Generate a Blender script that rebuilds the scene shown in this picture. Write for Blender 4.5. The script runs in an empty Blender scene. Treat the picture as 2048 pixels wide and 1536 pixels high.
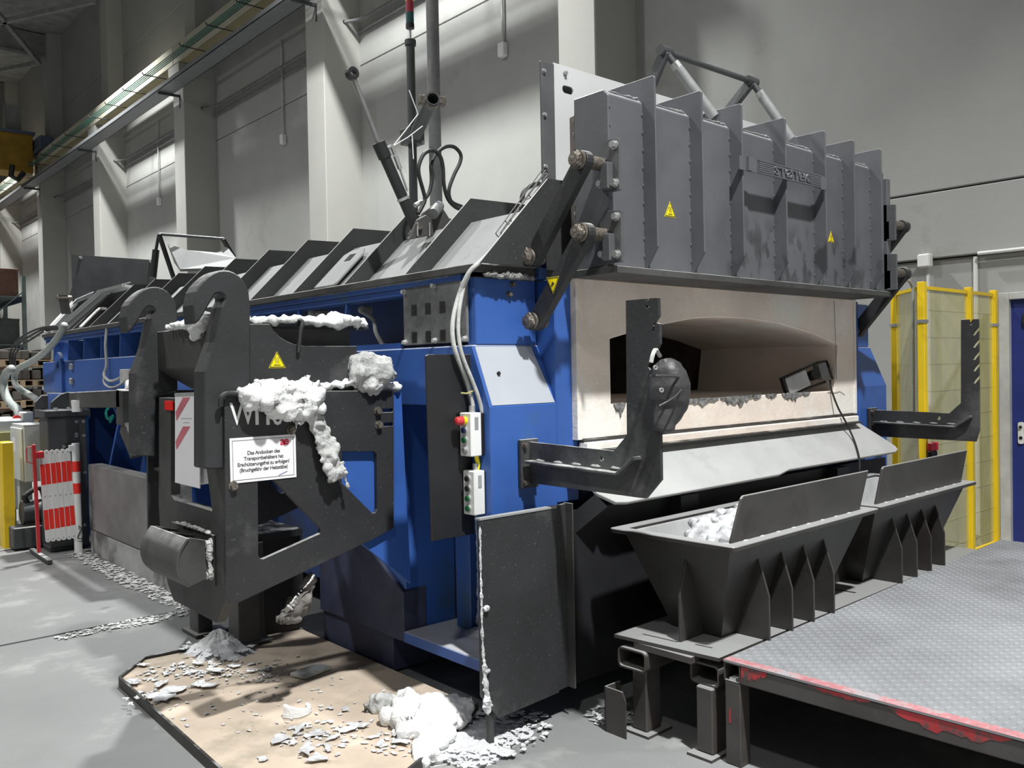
import bpy, bmesh, math, random
from mathutils import Vector, Matrix, noise
from mathutils.geometry import tessellate_polygon
random.seed(7)
SC = bpy.context.scene
COL = SC.collection
R = math.radians

# ------------------------------------------------------------------ camera
FPX, CAMH = 1741.66, 1.6
YAW, PIT, ROL = R(41.2628), R(0.97746), R(-1.06716)
_f = Vector((math.sin(YAW)*math.cos(PIT), math.cos(YAW)*math.cos(PIT), -math.sin(PIT)))
_r = Vector((math.cos(YAW), -math.sin(YAW), 0)); _u = _r.cross(_f)
_r, _u = _r*math.cos(ROL)+_u*math.sin(ROL), -_r*math.sin(ROL)+_u*math.cos(ROL)
CAM = Vector((0, 0, CAMH))
cd = bpy.data.cameras.new('camera'); cam = bpy.data.objects.new('camera', cd); COL.objects.link(cam)
cam.matrix_world = Matrix(((_r.x, _u.x, -_f.x, 0), (_r.y, _u.y, -_f.y, 0), (_r.z, _u.z, -_f.z, CAMH), (0, 0, 0, 1)))
cd.sensor_width = 36; cd.lens = FPX/2048*36; cd.clip_end = 200; cd.clip_start = 0.05
SC.camera = cam
def P(x, y, ax, v):                      # point where the sight line of a photo pixel meets the plane axis = v
    d = _f + _r*((x-1024)/FPX) - _u*((y-768)/FPX)
    i = 'XYZ'.index(ax); t = (v-CAM[i])/d[i]
    return CAM + d*t

# ------------------------------------------------------------------ world and hall lamps
W = bpy.data.worlds.new('hall_world'); SC.world = W; W.use_nodes = True
W.node_tree.nodes['Background'].inputs[0].default_value = (0.75, 0.82, 0.9, 1)
W.node_tree.nodes['Background'].inputs[1].default_value = 0.02
SC.view_settings.view_transform = 'Standard'; SC.view_settings.look = 'None'
SC.view_settings.exposure = -0.45; SC.view_settings.gamma = 1.0; SC.view_settings.use_curve_mapping = False
def lamp(x, y, z, power, size=0.7, spread=100, col=(0.985, 1.0, 0.985)):
    l = bpy.data.lights.new('high_bay_light', 'AREA'); l.shape = 'DISK'; l.size = size; l.energy = power; l.color = col
    l.spread = R(spread)
    o = bpy.data.objects.new('high_bay_light', l); COL.objects.link(o); o.location = (x, y, z)
    return o
LAMPS = [(4.9, 10.0, 11.7, 1400, .5), (4.9, 22, 11.7, 1300, .5), (4.9, 34, 11.7, 1000, .7),
         (1.3, -2.7, 11.7, 2150, .5), (-4.2, -2.7, 11.7, 380, .7, 140), (-4.2, 9.0, 11.7, 1000, .7, 155), (-4.2, 21, 11.7, 900, .7, 155), (-4.2, 33, 11.7, 700, .7, 155)]
for a in LAMPS: lamp(*a)

# ------------------------------------------------------------------ materials
MATS = {}
def mat(name, col, rough=0.6, metal=0.0, var=0.25, scale=3.0, bump=0.0, bscale=40.0, dust=0.0, dustcol=(0.42, 0.42, 0.41),
        stain=None, stain_amt=0.0, stain_scale=1.5, scratch=0.0, emit=0.0, spec=0.5):
    """painted / raw surface: base colour with noise variation, optional stain patches, scratches and dust settled on upward faces"""
    m = bpy.data.materials.new(name); m.use_nodes = True; MATS[name] = m
    nt = m.node_tree; N = nt.nodes; L = nt.links; b = N['Principled BSDF']
    b.inputs['Roughness'].default_value = rough; b.inputs['Metallic'].default_value = metal
    b.inputs['Specular IOR Level'].default_value = spec
    tc = N.new('ShaderNodeTexCoord'); geo = N.new('ShaderNodeNewGeometry')
    pos = geo.outputs['Position']
    def nz(sc, det=4, r=0.6):
        n = N.new('ShaderNodeTexNoise'); n.inputs['Scale'].default_value = sc; n.inputs['Detail'].default_value = det
        n.inputs['Roughness'].default_value = r; L.new(pos, n.inputs['Vector']); return n.outputs['Fac']
    def ramp(src, a, c):
        mr = N.new('ShaderNodeMapRange'); mr.inputs[1].default_value = a; mr.inputs[2].default_value = c
        L.new(src, mr.inputs[0]); return mr.outputs[0]
    def mix(fac, A, B):
        x = N.new('ShaderNodeMix'); x.data_type = 'RGBA'
        if isinstance(fac, (int, float)): x.inputs[0].default_value = fac
        else: L.new(fac, x.inputs[0])
        for i, c in ((6, A), (7, B)):
            if isinstance(c, tuple): x.inputs[i].default_value = (*c[:3], 1)
            else: L.new(c, x.inputs[i])
        return x.outputs[2]
    lo = tuple(c*(1-var) for c in col); hi = tuple(min(1, c*(1+var)) for c in col)
    out = mix(ramp(nz(scale), .3, .7), lo, hi)
    if stain:
        s = ramp(nz(stain_scale, 6, .65), .62-stain_amt*.25, .70-stain_amt*.15)
        out = mix(s, out, stain)
    if scratch:
        s = ramp(nz(90, 2), .70-.04*scratch, .74)
        out = mix(s, out, tuple(min(1, c*1.5+.05) for c in col))
    if dust:
        sp = N.new('ShaderNodeSeparateXYZ'); L.new(geo.outputs['Normal'], sp.inputs[0])
        d = ramp(sp.outputs[2], .45, .9)
        mu = N.new('ShaderNodeMath'); mu.operation = 'MULTIPLY'; L.new(d, mu.inputs[0])
        L.new(ramp(nz(6, 5), .75-.75*dust, .95-.75*dust), mu.inputs[1])
        out = mix(mu.outputs[0], out, dustcol)
    L.new(out, b.inputs['Base Color'])
    if bump:
        bm_ = N.new('ShaderNodeBump'); bm_.inputs['Strength'].default_value = bump; bm_.inputs['Distance'].default_value = 0.01
        L.new(nz(bscale, 5), bm_.inputs['Height']); L.new(bm_.outputs[0], b.inputs['Normal'])
    if emit:
        b.inputs['Emission Color'].default_value = (*col, 1); b.inputs['Emission Strength'].default_value = emit
    return m
mat('black_steel', (0.023, 0.023, 0.025), .55, 0, .25, 2.5, .15, 60, dust=.5, scratch=.8, stain=(.075, .075, .075), stain_amt=.25)
mat('black_clean', (0.015, 0.015, 0.017), .5, 0, .2, 3, dust=.35)
mat('sooty_steel', (0.05, 0.049, 0.048), .6, 0, .35, 2, .15, 50, dust=.6, stain=(.02, .02, .02), stain_amt=.4)
mat('fin_steel', (0.026, 0.026, 0.027), .6, 0, .2, 4, .1, 80, dust=.9, dustcol=(.5, .5, .49), scratch=.6)
mat('door_steel', (0.095, 0.098, 0.107), .5, 0, .16, 2.5, .06, 60, dust=.9, dustcol=(.4, .4, .42))
mat('bin_steel', (0.036, 0.034, 0.033), .42, .1, .3, 3, .08, 60, dust=1, dustcol=(.34, .34, .34), stain=(.022, .018, .016), stain_amt=.45)
mat('beam_steel', (0.048, 0.043, 0.039), .5, .1, .35, 4, .1, 50, dust=.85, dustcol=(.24, .24, .235), stain=(.035, .028, .024), stain_amt=.3)
mat('red_beam', (0.05, 0.045, 0.042), .5, .1, .3, 4, .1, 50, dust=.3, stain=(.22, .02, .025), stain_amt=.3, stain_scale=1.7)
mat('blue_paint', (0.034, 0.10, 0.35), .42, 0, .14, 2.0, .03, 30, dust=.95, dustcol=(.45, .46, .48), stain=(.05, .11, .24), stain_amt=.12)
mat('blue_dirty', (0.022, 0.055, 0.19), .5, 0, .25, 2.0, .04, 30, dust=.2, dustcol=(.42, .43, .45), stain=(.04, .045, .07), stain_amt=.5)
mat('blue_slope', (0.36, 0.38, 0.42), .75, 0, .08, 2, .04, 60, stain=(.12, .18, .32), stain_amt=.05)
mat('dust_sheet', (0.25, 0.254, 0.254), .9, 0, .12, 3, .15, 90, stain=(.2, .2, .2), stain_amt=.05, stain_scale=6)
mat('dark_dust', (0.2, 0.195, 0.19), .9, 0, .4, 30, .5, 60)
mat('grille_grey', (0.2, 0.2, 0.205), .55, .2, .3, 4, .05, 60, stain=(.09, .09, .095), stain_amt=.5)
mat('plaster', (0.78, 0.68, 0.6), .9, 0, .14, 2.2, .35, 25, stain=(.82, .79, .74), stain_amt=.35, stain_scale=1.3, scratch=.8)
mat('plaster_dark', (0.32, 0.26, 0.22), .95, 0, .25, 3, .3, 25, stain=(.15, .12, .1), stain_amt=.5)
mat('slag', (0.2, 0.2, 0.2), .8, .2, .7, 30, .8, 60)
mat('chute_steel', (0.45, 0.45, 0.445), .55, .15, .1, 3, .1, 40, stain=(.4, .4, .4), stain_amt=.2, stain_scale=5)
mat('wool', (0.74, 0.74, 0.735), 1.0, 0, .05, 12, .8, 60, stain=(.62, .61, .6), stain_amt=.12, stain_scale=9, spec=.1)
mat('wool_dirty', (0.5, 0.5, 0.49), 1.0, 0, .3, 10, 1, 60, stain=(.3, .3, .3), stain_amt=.35, stain_scale=9, spec=.1)
mat('wool_dark', (0.16, 0.15, 0.14), 1.0, 0, .5, 12, 1, 60)
mat('alu_flake', (0.6, 0.6, 0.61), .45, .25, .2, 20, .4, 60)
mat('dross', (0.5, 0.5, 0.515), .8, .05, .3, 18, .6, 50)
mat('grey_crumbs', (0.5, 0.5, 0.49), .9, 0, .4, 25, .4, 50)
mat('concrete_wall', (0.35, 0.35, 0.335), .9, 0, .07, .7, .1, 30, stain=(.3, .296, .275), stain_amt=.12, stain_scale=.8)
mat('concrete_pillar', (0.41, 0.405, 0.38), .9, 0, .06, .8, .1, 30)
mat('concrete_base', (0.36, 0.355, 0.35), .85, 0, .2, 2.5, .2, 20, stain=(.12, .12, .12), stain_amt=.35, stain_scale=1.6)
mat('clad_grey', (0.19, 0.185, 0.185), .6, .1, .35, 1.6, .08, 30, stain=(.07, .07, .07), stain_amt=.35)
mat('tray_board', (0.44, 0.36, 0.285), .9, 0, .12, 4, .1, 60, stain=(.3, .26, .2), stain_amt=.4, stain_scale=2.2)
mat('tray_edge', (0.045, 0.042, 0.04), .6, .2, .3, 5, dust=.3)
mat('yellow_paint', (0.78, 0.53, 0.012), .45, 0, .1, 3, stain=(.5, .33, .02), stain_amt=.1)
mat('yellow_wire', (0.44, 0.41, 0.17), .5, 0, .1, 3)
mat('red_paint', (0.5, 0.025, 0.03), .4, 0, .12, 5)
mat('red_reflect', (0.8, 0.03, 0.02), .35, 0, .08, 20)
mat('bright_red', (0.95, 0.012, 0.008), .3)
mat('white_paint', (0.72, 0.72, 0.71), .45, 0, .06, 5)
mat('cabinet_grey', (0.6, 0.62, 0.6), .45, 0, .05, 3)
mat('box_white', (0.74, 0.74, 0.73), .5, 0, .05, 8, dust=.3)
mat('label_grey', (0.3, 0.3, 0.31), .5)
mat('paper', (0.8, 0.78, 0.8), .7, 0, .03, 5)
mat('ink', (0.03, 0.03, 0.035), .8)
mat('ink_grey', (0.4, 0.4, 0.4), .8)
mat('ink_blue', (0.1, 0.12, 0.4), .8)
mat('logo_red', (0.55, 0.01, 0.05), .6)
mat('stripe_pink', (0.6, 0.16, 0.19), .6)
mat('sticker_yellow', (0.9, 0.72, 0.0), .4, 0, .03, 9)
mat('zinc', (0.5, 0.5, 0.5), .4, .7, .15, 20, .1, 60)
mat('grease_steel', (0.16, 0.14, 0.12), .45, .5, .5, 40, .6, 60)
mat('chrome_rod', (0.33, 0.33, 0.33), .35, .7, .15, 20)
mat('rubber_hose', (0.012, 0.012, 0.013), .5, 0, .2, 8, dust=.25)
mat('grey_pipe', (0.22, 0.22, 0.225), .6, .2, .25, 6, .1, 40, dust=.5)
mat('conduit_grey', (0.3, 0.32, 0.31), .55, 0, .12, 10, .15, 60)
mat('cable_grey', (0.4, 0.4, 0.39), .7, 0, .2, 14, .3, 60)
mat('cable_green', (0.05, 0.17, 0.13), .5)
mat('cream_duct', (0.62, 0.58, 0.47), .6, 0, .06, 2)
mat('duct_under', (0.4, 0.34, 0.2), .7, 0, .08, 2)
mat('galv', (0.2, 0.205, 0.215), .45, .2, .1, 4)
mat('door_blue', (0.02, 0.035, 0.2), .45, 0, .08, 3)
mat('frame_grey', (0.45, 0.45, 0.44), .5)
mat('deck_plate', (0.215, 0.22, 0.232), .62, .15, .2, 1.6, .05, 40, stain=(.17, .17, .18), stain_amt=.35, stain_scale=1.2)
mat('leather', (0.035, 0.034, 0.035), .5, 0, .4, 8, .3, 40)
mat('plastic_black', (0.012, 0.012, 0.012), .45)
mat('lamp_glass', (0.5, 0.5, 0.5), .3)
mat('button_green', (0.01, 0.09, 0.03), .35)
mat('button_blue', (0.02, 0.02, 0.09), .35)
mat('button_red', (0.55, 0.04, 0.045), .4)
mat('teal_wire', (0.0, 0.25, 0.2), .4)
mat('crane_yellow', (0.33, 0.19, 0.015), .5)
mat('roof_steel', (0.28, 0.28, 0.27), .7)
mat('roof_sheet', (0.33, 0.33, 0.32), .8)
mat('rack_green', (0.13, 0.17, 0.17), .6)
mat('rack_blue', (0.1, 0.13, 0.2), .6)
mat('carton', (0.26, 0.19, 0.12), .9)
mat('stock_red', (0.16, 0.08, 0.06), .8)
mat('stack_red', (0.35, 0.03, 0.05), .3)
mat('stack_green', (0.02, 0.09, 0.09), .3)
mat('post_dark', (0.06, 0.062, 0.066), .5, 0, .25, 5, .05, 60, dust=.3)
mat('white_sheet', (0.55, 0.56, 0.56), .7, 0, .05, 2)
mat('brown_sheet', (0.2, 0.17, 0.155), .7)
mat('shield_grey', (0.085, 0.085, 0.09), .55, 0, .2, 4, .05, 50)
mat('turn_grey', (0.26, 0.26, 0.265), .6, .1, .2, 12)
mat('bin_inside', (0.36, 0.36, 0.365), .8, 0, .2, 4, .1, 50)
mat('trash_dark', (0.06, 0.052, 0.045), .8, 0, .5, 3)
mat('gusset_dirty_shaded', (0.035, 0.042, 0.085), .6, 0, .3, 3, .05, 40, stain=(.06, .06, .065), stain_amt=.3)  # dirty blue, its colour also darkened to imitate the docking frame's shade
mat('edge_paint', (0.36, 0.15, 0.16), .6, 0, .2, 9, stain=(.27, .25, .26), stain_amt=.55, stain_scale=9)
mat('red_worn', (0.34, 0.025, 0.03), .5, 0, .2, 9, stain=(.06, .05, .048), stain_amt=.5, stain_scale=14)
# ------------------------------------------------------------------ mesh helpers
class MB:
    def __init__(s): s.v = []; s.f = []
    def add(s, vs, fs):
        o = len(s.v); s.v += [tuple(v) for v in vs]; s.f += [tuple(i+o for i in f) for f in fs]; return s
    def box(s, x0, x1, y0, y1, z0, z1):
        return s.add([(x, y, z) for z in (z0, z1) for y in (y0, y1) for x in (x0, x1)],
                     [(0, 2, 3, 1), (4, 5, 7, 6), (0, 1, 5, 4), (2, 6, 7, 3), (0, 4, 6, 2), (1, 3, 7, 5)])
    def obox(s, c, ax, ay, az):            # oriented box: centre and three half-axis vectors
        c = Vector(c); ax = Vector(ax); ay = Vector(ay); az = Vector(az)
        return s.add([c+ax*i+ay*j+az*k for k in (-1, 1) for j in (-1, 1) for i in (-1, 1)],
                     [(0, 2, 3, 1), (4, 5, 7, 6), (0, 1, 5, 4), (2, 6, 7, 3), (0, 4, 6, 2), (1, 3, 7, 5)])
    def bar(s, p0, p1, w, h, up=(0, 0, 1)):
        p0 = Vector(p0); p1 = Vector(p1); d = (p1-p0); u = Vector(up)
        sd = d.cross(u).normalized(); u = sd.cross(d).normalized()
        return s.obox((p0+p1)/2, d/2, sd*w/2, u*h/2)
    def prism(s, poly, ax, a0, a1, holes=()):
        # polygon given in the two other axes (x,y,z order), extruded along ax
        def pt(p, a):
            return {'X': (a, p[0], p[1]), 'Y': (p[0], a, p[1]), 'Z': (p[0], p[1], a)}[ax]
        loops = [list(poly)]+[list(h) for h in holes]
        flat = [p for l in loops for p in l]; n = len(flat)
        vs = [pt(p, a0) for p in flat]+[pt(p, a1) for p in flat]; fs = []
        if holes:
            tris = tessellate_polygon([[Vector((p[0], p[1], 0)) for p in l] for l in loops])
            for t in tris: fs.append(tuple(t)); fs.append(tuple(i+n for i in reversed(t)))
        else:
            fs.append(tuple(range(n))); fs.append(tuple(range(2*n-1, n-1, -1)))
        o = 0
        for l in loops:
            m = len(l)
            for i in range(m):
                j = (i+1) % m; fs.append((o+i, o+j, o+j+n, o+i+n))
            o += m
        return s.add(vs, fs)
    def cyl(s, p0, p1, r, n=12, r2=None, caps=True):
        p0 = Vector(p0); p1 = Vector(p1); d = (p1-p0).normalized()
        a = d.orthogonal().normalized(); b = d.cross(a); r2 = r if r2 is None else r2
        vs = []
        for k, (p, rr) in enumerate(((p0, r), (p1, r2))):
            vs += [p+(a*math.cos(2*math.pi*i/n)+b*math.sin(2*math.pi*i/n))*rr for i in range(n)]
        fs = [(i, (i+1) % n, (i+1) % n+n, i+n) for i in range(n)]
        if caps: fs += [tuple(range(n-1, -1, -1)), tuple(range(n, 2*n))]
        return s.add(vs, fs)
    def pipe(s, p0, p1, r, ri, n=20):      # hollow tube, open ends
        p0 = Vector(p0); p1 = Vector(p1); d = (p1-p0).normalized()
        a = d.orthogonal().normalized(); b = d.cross(a); vs = []
        for p, rr in ((p0, r), (p1, r), (p1, ri), (p0, ri)):
            vs += [p+(a*math.cos(2*math.pi*i/n)+b*math.sin(2*math.pi*i/n))*rr for i in range(n)]
        return s.add(vs, [(k*n+i, k*n+(i+1) % n, ((k+1) % 4)*n+(i+1) % n, ((k+1) % 4)*n+i) for k in range(4) for i in range(n)])
    def tube(s, pts, r, n=8, closed=False):
        pts = [Vector(p) for p in pts]; m = len(pts); vs = []; ref = None
        for i, p in enumerate(pts):
            d = (pts[min(i+1, m-1)]-pts[max(i-1, 0)]).normalized()
            if ref is None: ref = d.orthogonal().normalized()
            a = (ref-d*ref.dot(d)).normalized(); ref = a; b = d.cross(a)
            rr = r[i] if isinstance(r, (list, tuple)) else r
            vs += [p+(a*math.cos(2*math.pi*k/n)+b*math.sin(2*math.pi*k/n))*rr for k in range(n)]
        fs = [(i*n+k, i*n+(k+1) % n, (i+1)*n+(k+1) % n, (i+1)*n+k) for i in range(m-1) for k in range(n)]
        fs += [tuple(range(n-1, -1, -1)), tuple(range((m-1)*n, m*n))]
        return s.add(vs, fs)
    def ball(s, c, r, n=8, sq=(1, 1, 1)):
        c = Vector(c); vs = [c+Vector((0, 0, r*sq[2]))]
        for i in range(1, n//2+1):
            t = math.pi*i/(n//2+1)
            vs += [c+Vector((r*sq[0]*math.sin(t)*math.cos(2*math.pi*k/n), r*sq[1]*math.sin(t)*math.sin(2*math.pi*k/n), r*sq[2]*math.cos(t))) for k in range(n)]
        vs.append(c-Vector((0, 0, r*sq[2]))); q = n//2; fs = [(0, 1+k, 1+(k+1) % n) for k in range(n)]
        for i in range(q-1): fs += [(1+i*n+k, 1+(i+1)*n+k, 1+(i+1)*n+(k+1) % n, 1+i*n+(k+1) % n) for k in range(n)]
        e = len(vs)-1; fs += [(e, 1+(q-1)*n+(k+1) % n, 1+(q-1)*n+k) for k in range(n)]
        return s.add(vs, fs)
    def mesh(s, name, bevel=0, smooth=False, off=None, seg=1):
        me = bpy.data.meshes.new(name); bm = bmesh.new()
        vv = [bm.verts.new(v) for v in s.v]
        for f in s.f:
            try: bm.faces.new([vv[i] for i in f])
            except ValueError: pass
        bmesh.ops.recalc_face_normals(bm, faces=bm.faces)
        if bevel:
            es = [e for e in bm.edges if len(e.link_faces) == 2 and e.calc_face_angle(0) > R(28)]
            bmesh.ops.bevel(bm, geom=es, offset=bevel, segments=seg, affect='EDGES', profile=.5, clamp_overlap=True)
        if off is not None: bmesh.ops.translate(bm, verts=bm.verts, vec=-Vector(off))
        bm.to_mesh(me); bm.free()
        if smooth:
            for p in me.polygons: p.use_smooth = True
            try: me.set_sharp_from_angle(angle=R(smooth if smooth is not True else 40))
            except Exception: pass
        return me
    def build(s, name, m, parent=None, bevel=0, smooth=False, local=False, seg=1):
        off = None
        if parent is not None and not local: off = wloc(parent)
        elif parent is None and not local and s.v:
            # origin at the middle of the base
            xs, ys, zs = zip(*s.v); off = Vector(((min(xs)+max(xs))/2, (min(ys)+max(ys))/2, min(zs)))
        o = bpy.data.objects.new(name, s.mesh(name, bevel, smooth, off, seg)); COL.objects.link(o)
        if parent is None and off is not None: o.location = off
        o.data.materials.append(MATS[m] if isinstance(m, str) else m)
        if parent is not None: o.parent = parent
        o['w'] = 0; del o['w']
        return o
def wloc(o):
    v = Vector(o.location)
    while o.parent is not None: o = o.parent; v += Vector(o.location)
    return v
def B(): return MB()
def bx(*a): return MB().box(*a)
def tag(o, label, cat, group=None):
    o['label'] = label; o['category'] = cat
    if group: o['group'] = group
    return o
def thing(name, label, cat, loc=(0, 0, 0), group=None, rot=0):
    o = bpy.data.objects.new(name, None); COL.objects.link(o); o.location = loc; o.rotation_euler = (0, 0, rot)
    o.empty_display_size = .1
    return tag(o, label, cat, group)
def struct(o): o['kind'] = 'structure'; return o
def stuff(o): o['kind'] = 'stuff'; return o
def copy_part(src, parent, delta=(0, 0, 0)):
    c = src.copy(); COL.objects.link(c); c.parent = parent; c.location = Vector(src.location)+Vector(delta); return c
def text(name, s, size, m, org, xd, yd, parent=None, align='LEFT', depth=0.0, lift=0.0015, bold=0.0, space=1.0, line=1.0, xs=1.0):
    cu = bpy.data.curves.new('t', 'FONT'); cu.body = s; cu.size = size; cu.align_x = align; cu.extrude = depth; cu.offset = bold
    cu.space_character = space; cu.space_line = line; cu.resolution_u = 3
    t = bpy.data.objects.new('t', cu); COL.objects.link(t); bpy.context.view_layer.update()
    me = bpy.data.meshes.new_from_object(t.evaluated_get(bpy.context.evaluated_depsgraph_get())); bpy.data.objects.remove(t); bpy.data.curves.remove(cu)
    xd = Vector(xd).normalized(); yd = Vector(yd).normalized(); n = xd.cross(yd); xd = xd*xs
    off = wloc(parent) if parent is not None else Vector((0, 0, 0))
    o3 = Vector(org)+n*(lift+depth)-off
    me.transform(Matrix(((xd.x, yd.x, n.x, o3.x), (xd.y, yd.y, n.y, o3.y), (xd.z, yd.z, n.z, o3.z), (0, 0, 0, 1))))
    o = bpy.data.objects.new(name, me); COL.objects.link(o); me.materials.clear(); me.materials.append(MATS[m])
    if parent is not None: o.parent = parent
    return o
def spline(pts, n=8):                     # Catmull-Rom through points
    pts = [Vector(p) for p in pts]; out = []
    q = [pts[0]*2-pts[1]]+pts+[pts[-1]*2-pts[-2]]
    for i in range(1, len(q)-2):
        a, b, c, d = q[i-1:i+3]
        for k in range(n):
            t = k/n
            out.append(.5*((2*b)+(c-a)*t+(2*a-5*b+4*c-d)*t*t+(3*b-a-3*c+d)*t**3))
    out.append(pts[-1]); return out
def arc(cx, cy, r, a0, a1, n=10):
    return [(cx+r*math.cos(R(a0+(a1-a0)*i/n)), cy+r*math.sin(R(a0+(a1-a0)*i/n))) for i in range(n+1)]
def rrect(x0, x1, y0, y1, r, n=4):
    return arc(x1-r, y1-r, r, 0, 90, n)+arc(x0+r, y1-r, r, 90, 180, n)+arc(x0+r, y0+r, r, 180, 270, n)+arc(x1-r, y0+r, r, 270, 360, n)
def bolt(parent, p, d, r=.014, h=.014, m='zinc', name='bolt', washer=True):
    d = Vector(d).normalized(); p = Vector(p); b = B()
    if washer: b.cyl(p, p+d*h*.25, r*1.35, 14)
    b.cyl(p+d*h*.25, p+d*h*1.2, r, 6)
    return b.build(name, m, parent)
def lump(pts, rad, nring=40, nseg=18, amp=.35, freq=9.0, up=(0, 0, 1), seed=0.0, sharp=1.0):
    """fluffy body along a path; rad = list of (half width, half thickness) at the path points"""
    pts = [Vector(p) for p in pts]; path = spline(pts, max(2, nring//(len(pts)-1))); m = len(path); b = B(); up = Vector(up); vs = []
    for i, p in enumerate(path):
        t = i/(m-1)*(len(rad)-1); k = min(int(t), len(rad)-2); u = t-k
        a = rad[k][0]*(1-u)+rad[k+1][0]*u; c = rad[k][1]*(1-u)+rad[k+1][1]*u
        d = (path[min(i+1, m-1)]-path[max(i-1, 0)]).normalized()
        s = d.cross(up)
        s = s.normalized() if s.length > 1e-4 else d.orthogonal().normalized()
        n = s.cross(d).normalized()
        e = min(1, min(i, m-1-i)/3.0)**.5
        for j in range(nseg):
            th = 2*math.pi*j/nseg; q = p+s*(a*math.cos(th))*e+n*(c*math.sin(th))*e
            f = noise.fractal((q+Vector((seed, seed*.7, seed*1.3)))*freq, .9, 2.1, 4)
            f2 = noise.noise((q+Vector((seed, 3, 1)))*freq*4)
            q = p+(q-p)*(1+amp*f*sharp)+Vector((f2, noise.noise(q*freq*5+Vector((9, 1, 4))), f))*min(a, c)*amp*.5*e
            vs.append(q)
    fs = [(i*nseg+j, i*nseg+(j+1) % nseg, (i+1)*nseg+(j+1) % nseg, (i+1)*nseg+j) for i in range(m-1) for j in range(nseg)]
    fs += [tuple(range(nseg-1, -1, -1)), tuple(range((m-1)*nseg, m*nseg))]
    return b.add(vs, fs)
def heap(cx, cy, z, rx, ry, h, n=26, freq=14, amp=.5, seed=0, pw=1.3):
    """rough low mound on a surface"""
    b = B(); vs = []; n2 = n*2
    for i in range(n+1):
        rr = i/n
        for j in range(n2):
            th = 2*math.pi*j/n2; x = cx+rx*rr*math.cos(th); y = cy+ry*rr*math.sin(th)
            w = 1+.35*noise.noise(Vector((math.cos(th)*1.7+seed, math.sin(th)*1.7, seed)))
            x = cx+(x-cx)*w; y = cy+(y-cy)*w
            hh = h*(1-rr)**pw*(1+amp*noise.fractal(Vector((x, y, seed))*freq, .9, 2, 5))+.25*h*abs(noise.noise(Vector((x*40, y*40, seed))))*(1-rr)
            vs.append((x, y, z+(max(0.0, hh) if i < n else 0)))
    fs = [(i*n2+j, (i+1)*n2+j, (i+1)*n2+(j+1) % n2, i*n2+(j+1) % n2) for i in range(n) for j in range(n2)]
    return b.add(vs, fs)
def flake(c, s, rng, flat=.25):
    """one ragged crumpled scrap of aluminium skin with thickness"""
    n = rng.randint(9, 13); a0 = rng.random()*6.28; top = []; b = B(); k0 = rng.random()*50
    el = rng.uniform(.35, .85); ro = rng.random()*6.28; cr = Vector((rng.uniform(-1, 1), rng.uniform(-1, 1)))
    for ring in (1.0, .55):
        for i in range(n):
            th = a0+6.283*i/n; rr = s*ring*(rng.uniform(.45, 1.25) if ring == 1 else rng.uniform(.8, 1.1))
            x = rr*math.cos(th); y = rr*math.sin(th)*el
            x, y = x*math.cos(ro)-y*math.sin(ro), x*math.sin(ro)+y*math.cos(ro)
            h = s*flat*(.35+.9*abs(noise.noise(Vector((x*1.6/s, y*1.6/s, k0))))+.3*abs(x*cr.x+y*cr.y)/s+.25*rng.random())
            top.append(Vector((c[0]+x, c[1]+y, c[2]+.003+h)))
    top.append(Vector((c[0], c[1], c[2]+.004+s*flat*rng.uniform(.1, .8))))
    fs = []
    for i in range(n):
        j = (i+1) % n; fs += [(i, j, n+j, n+i), (n+i, n+j, 2*n)]
    m = len(top); low = [v-Vector((0, 0, .002)) for v in top]
    fs2 = [tuple(q+m for q in reversed(f)) for f in fs]+[(i, i+m, (i+1) % n+m, (i+1) % n) for i in range(n)]
    return b.add(top+low, fs+fs2)
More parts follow.
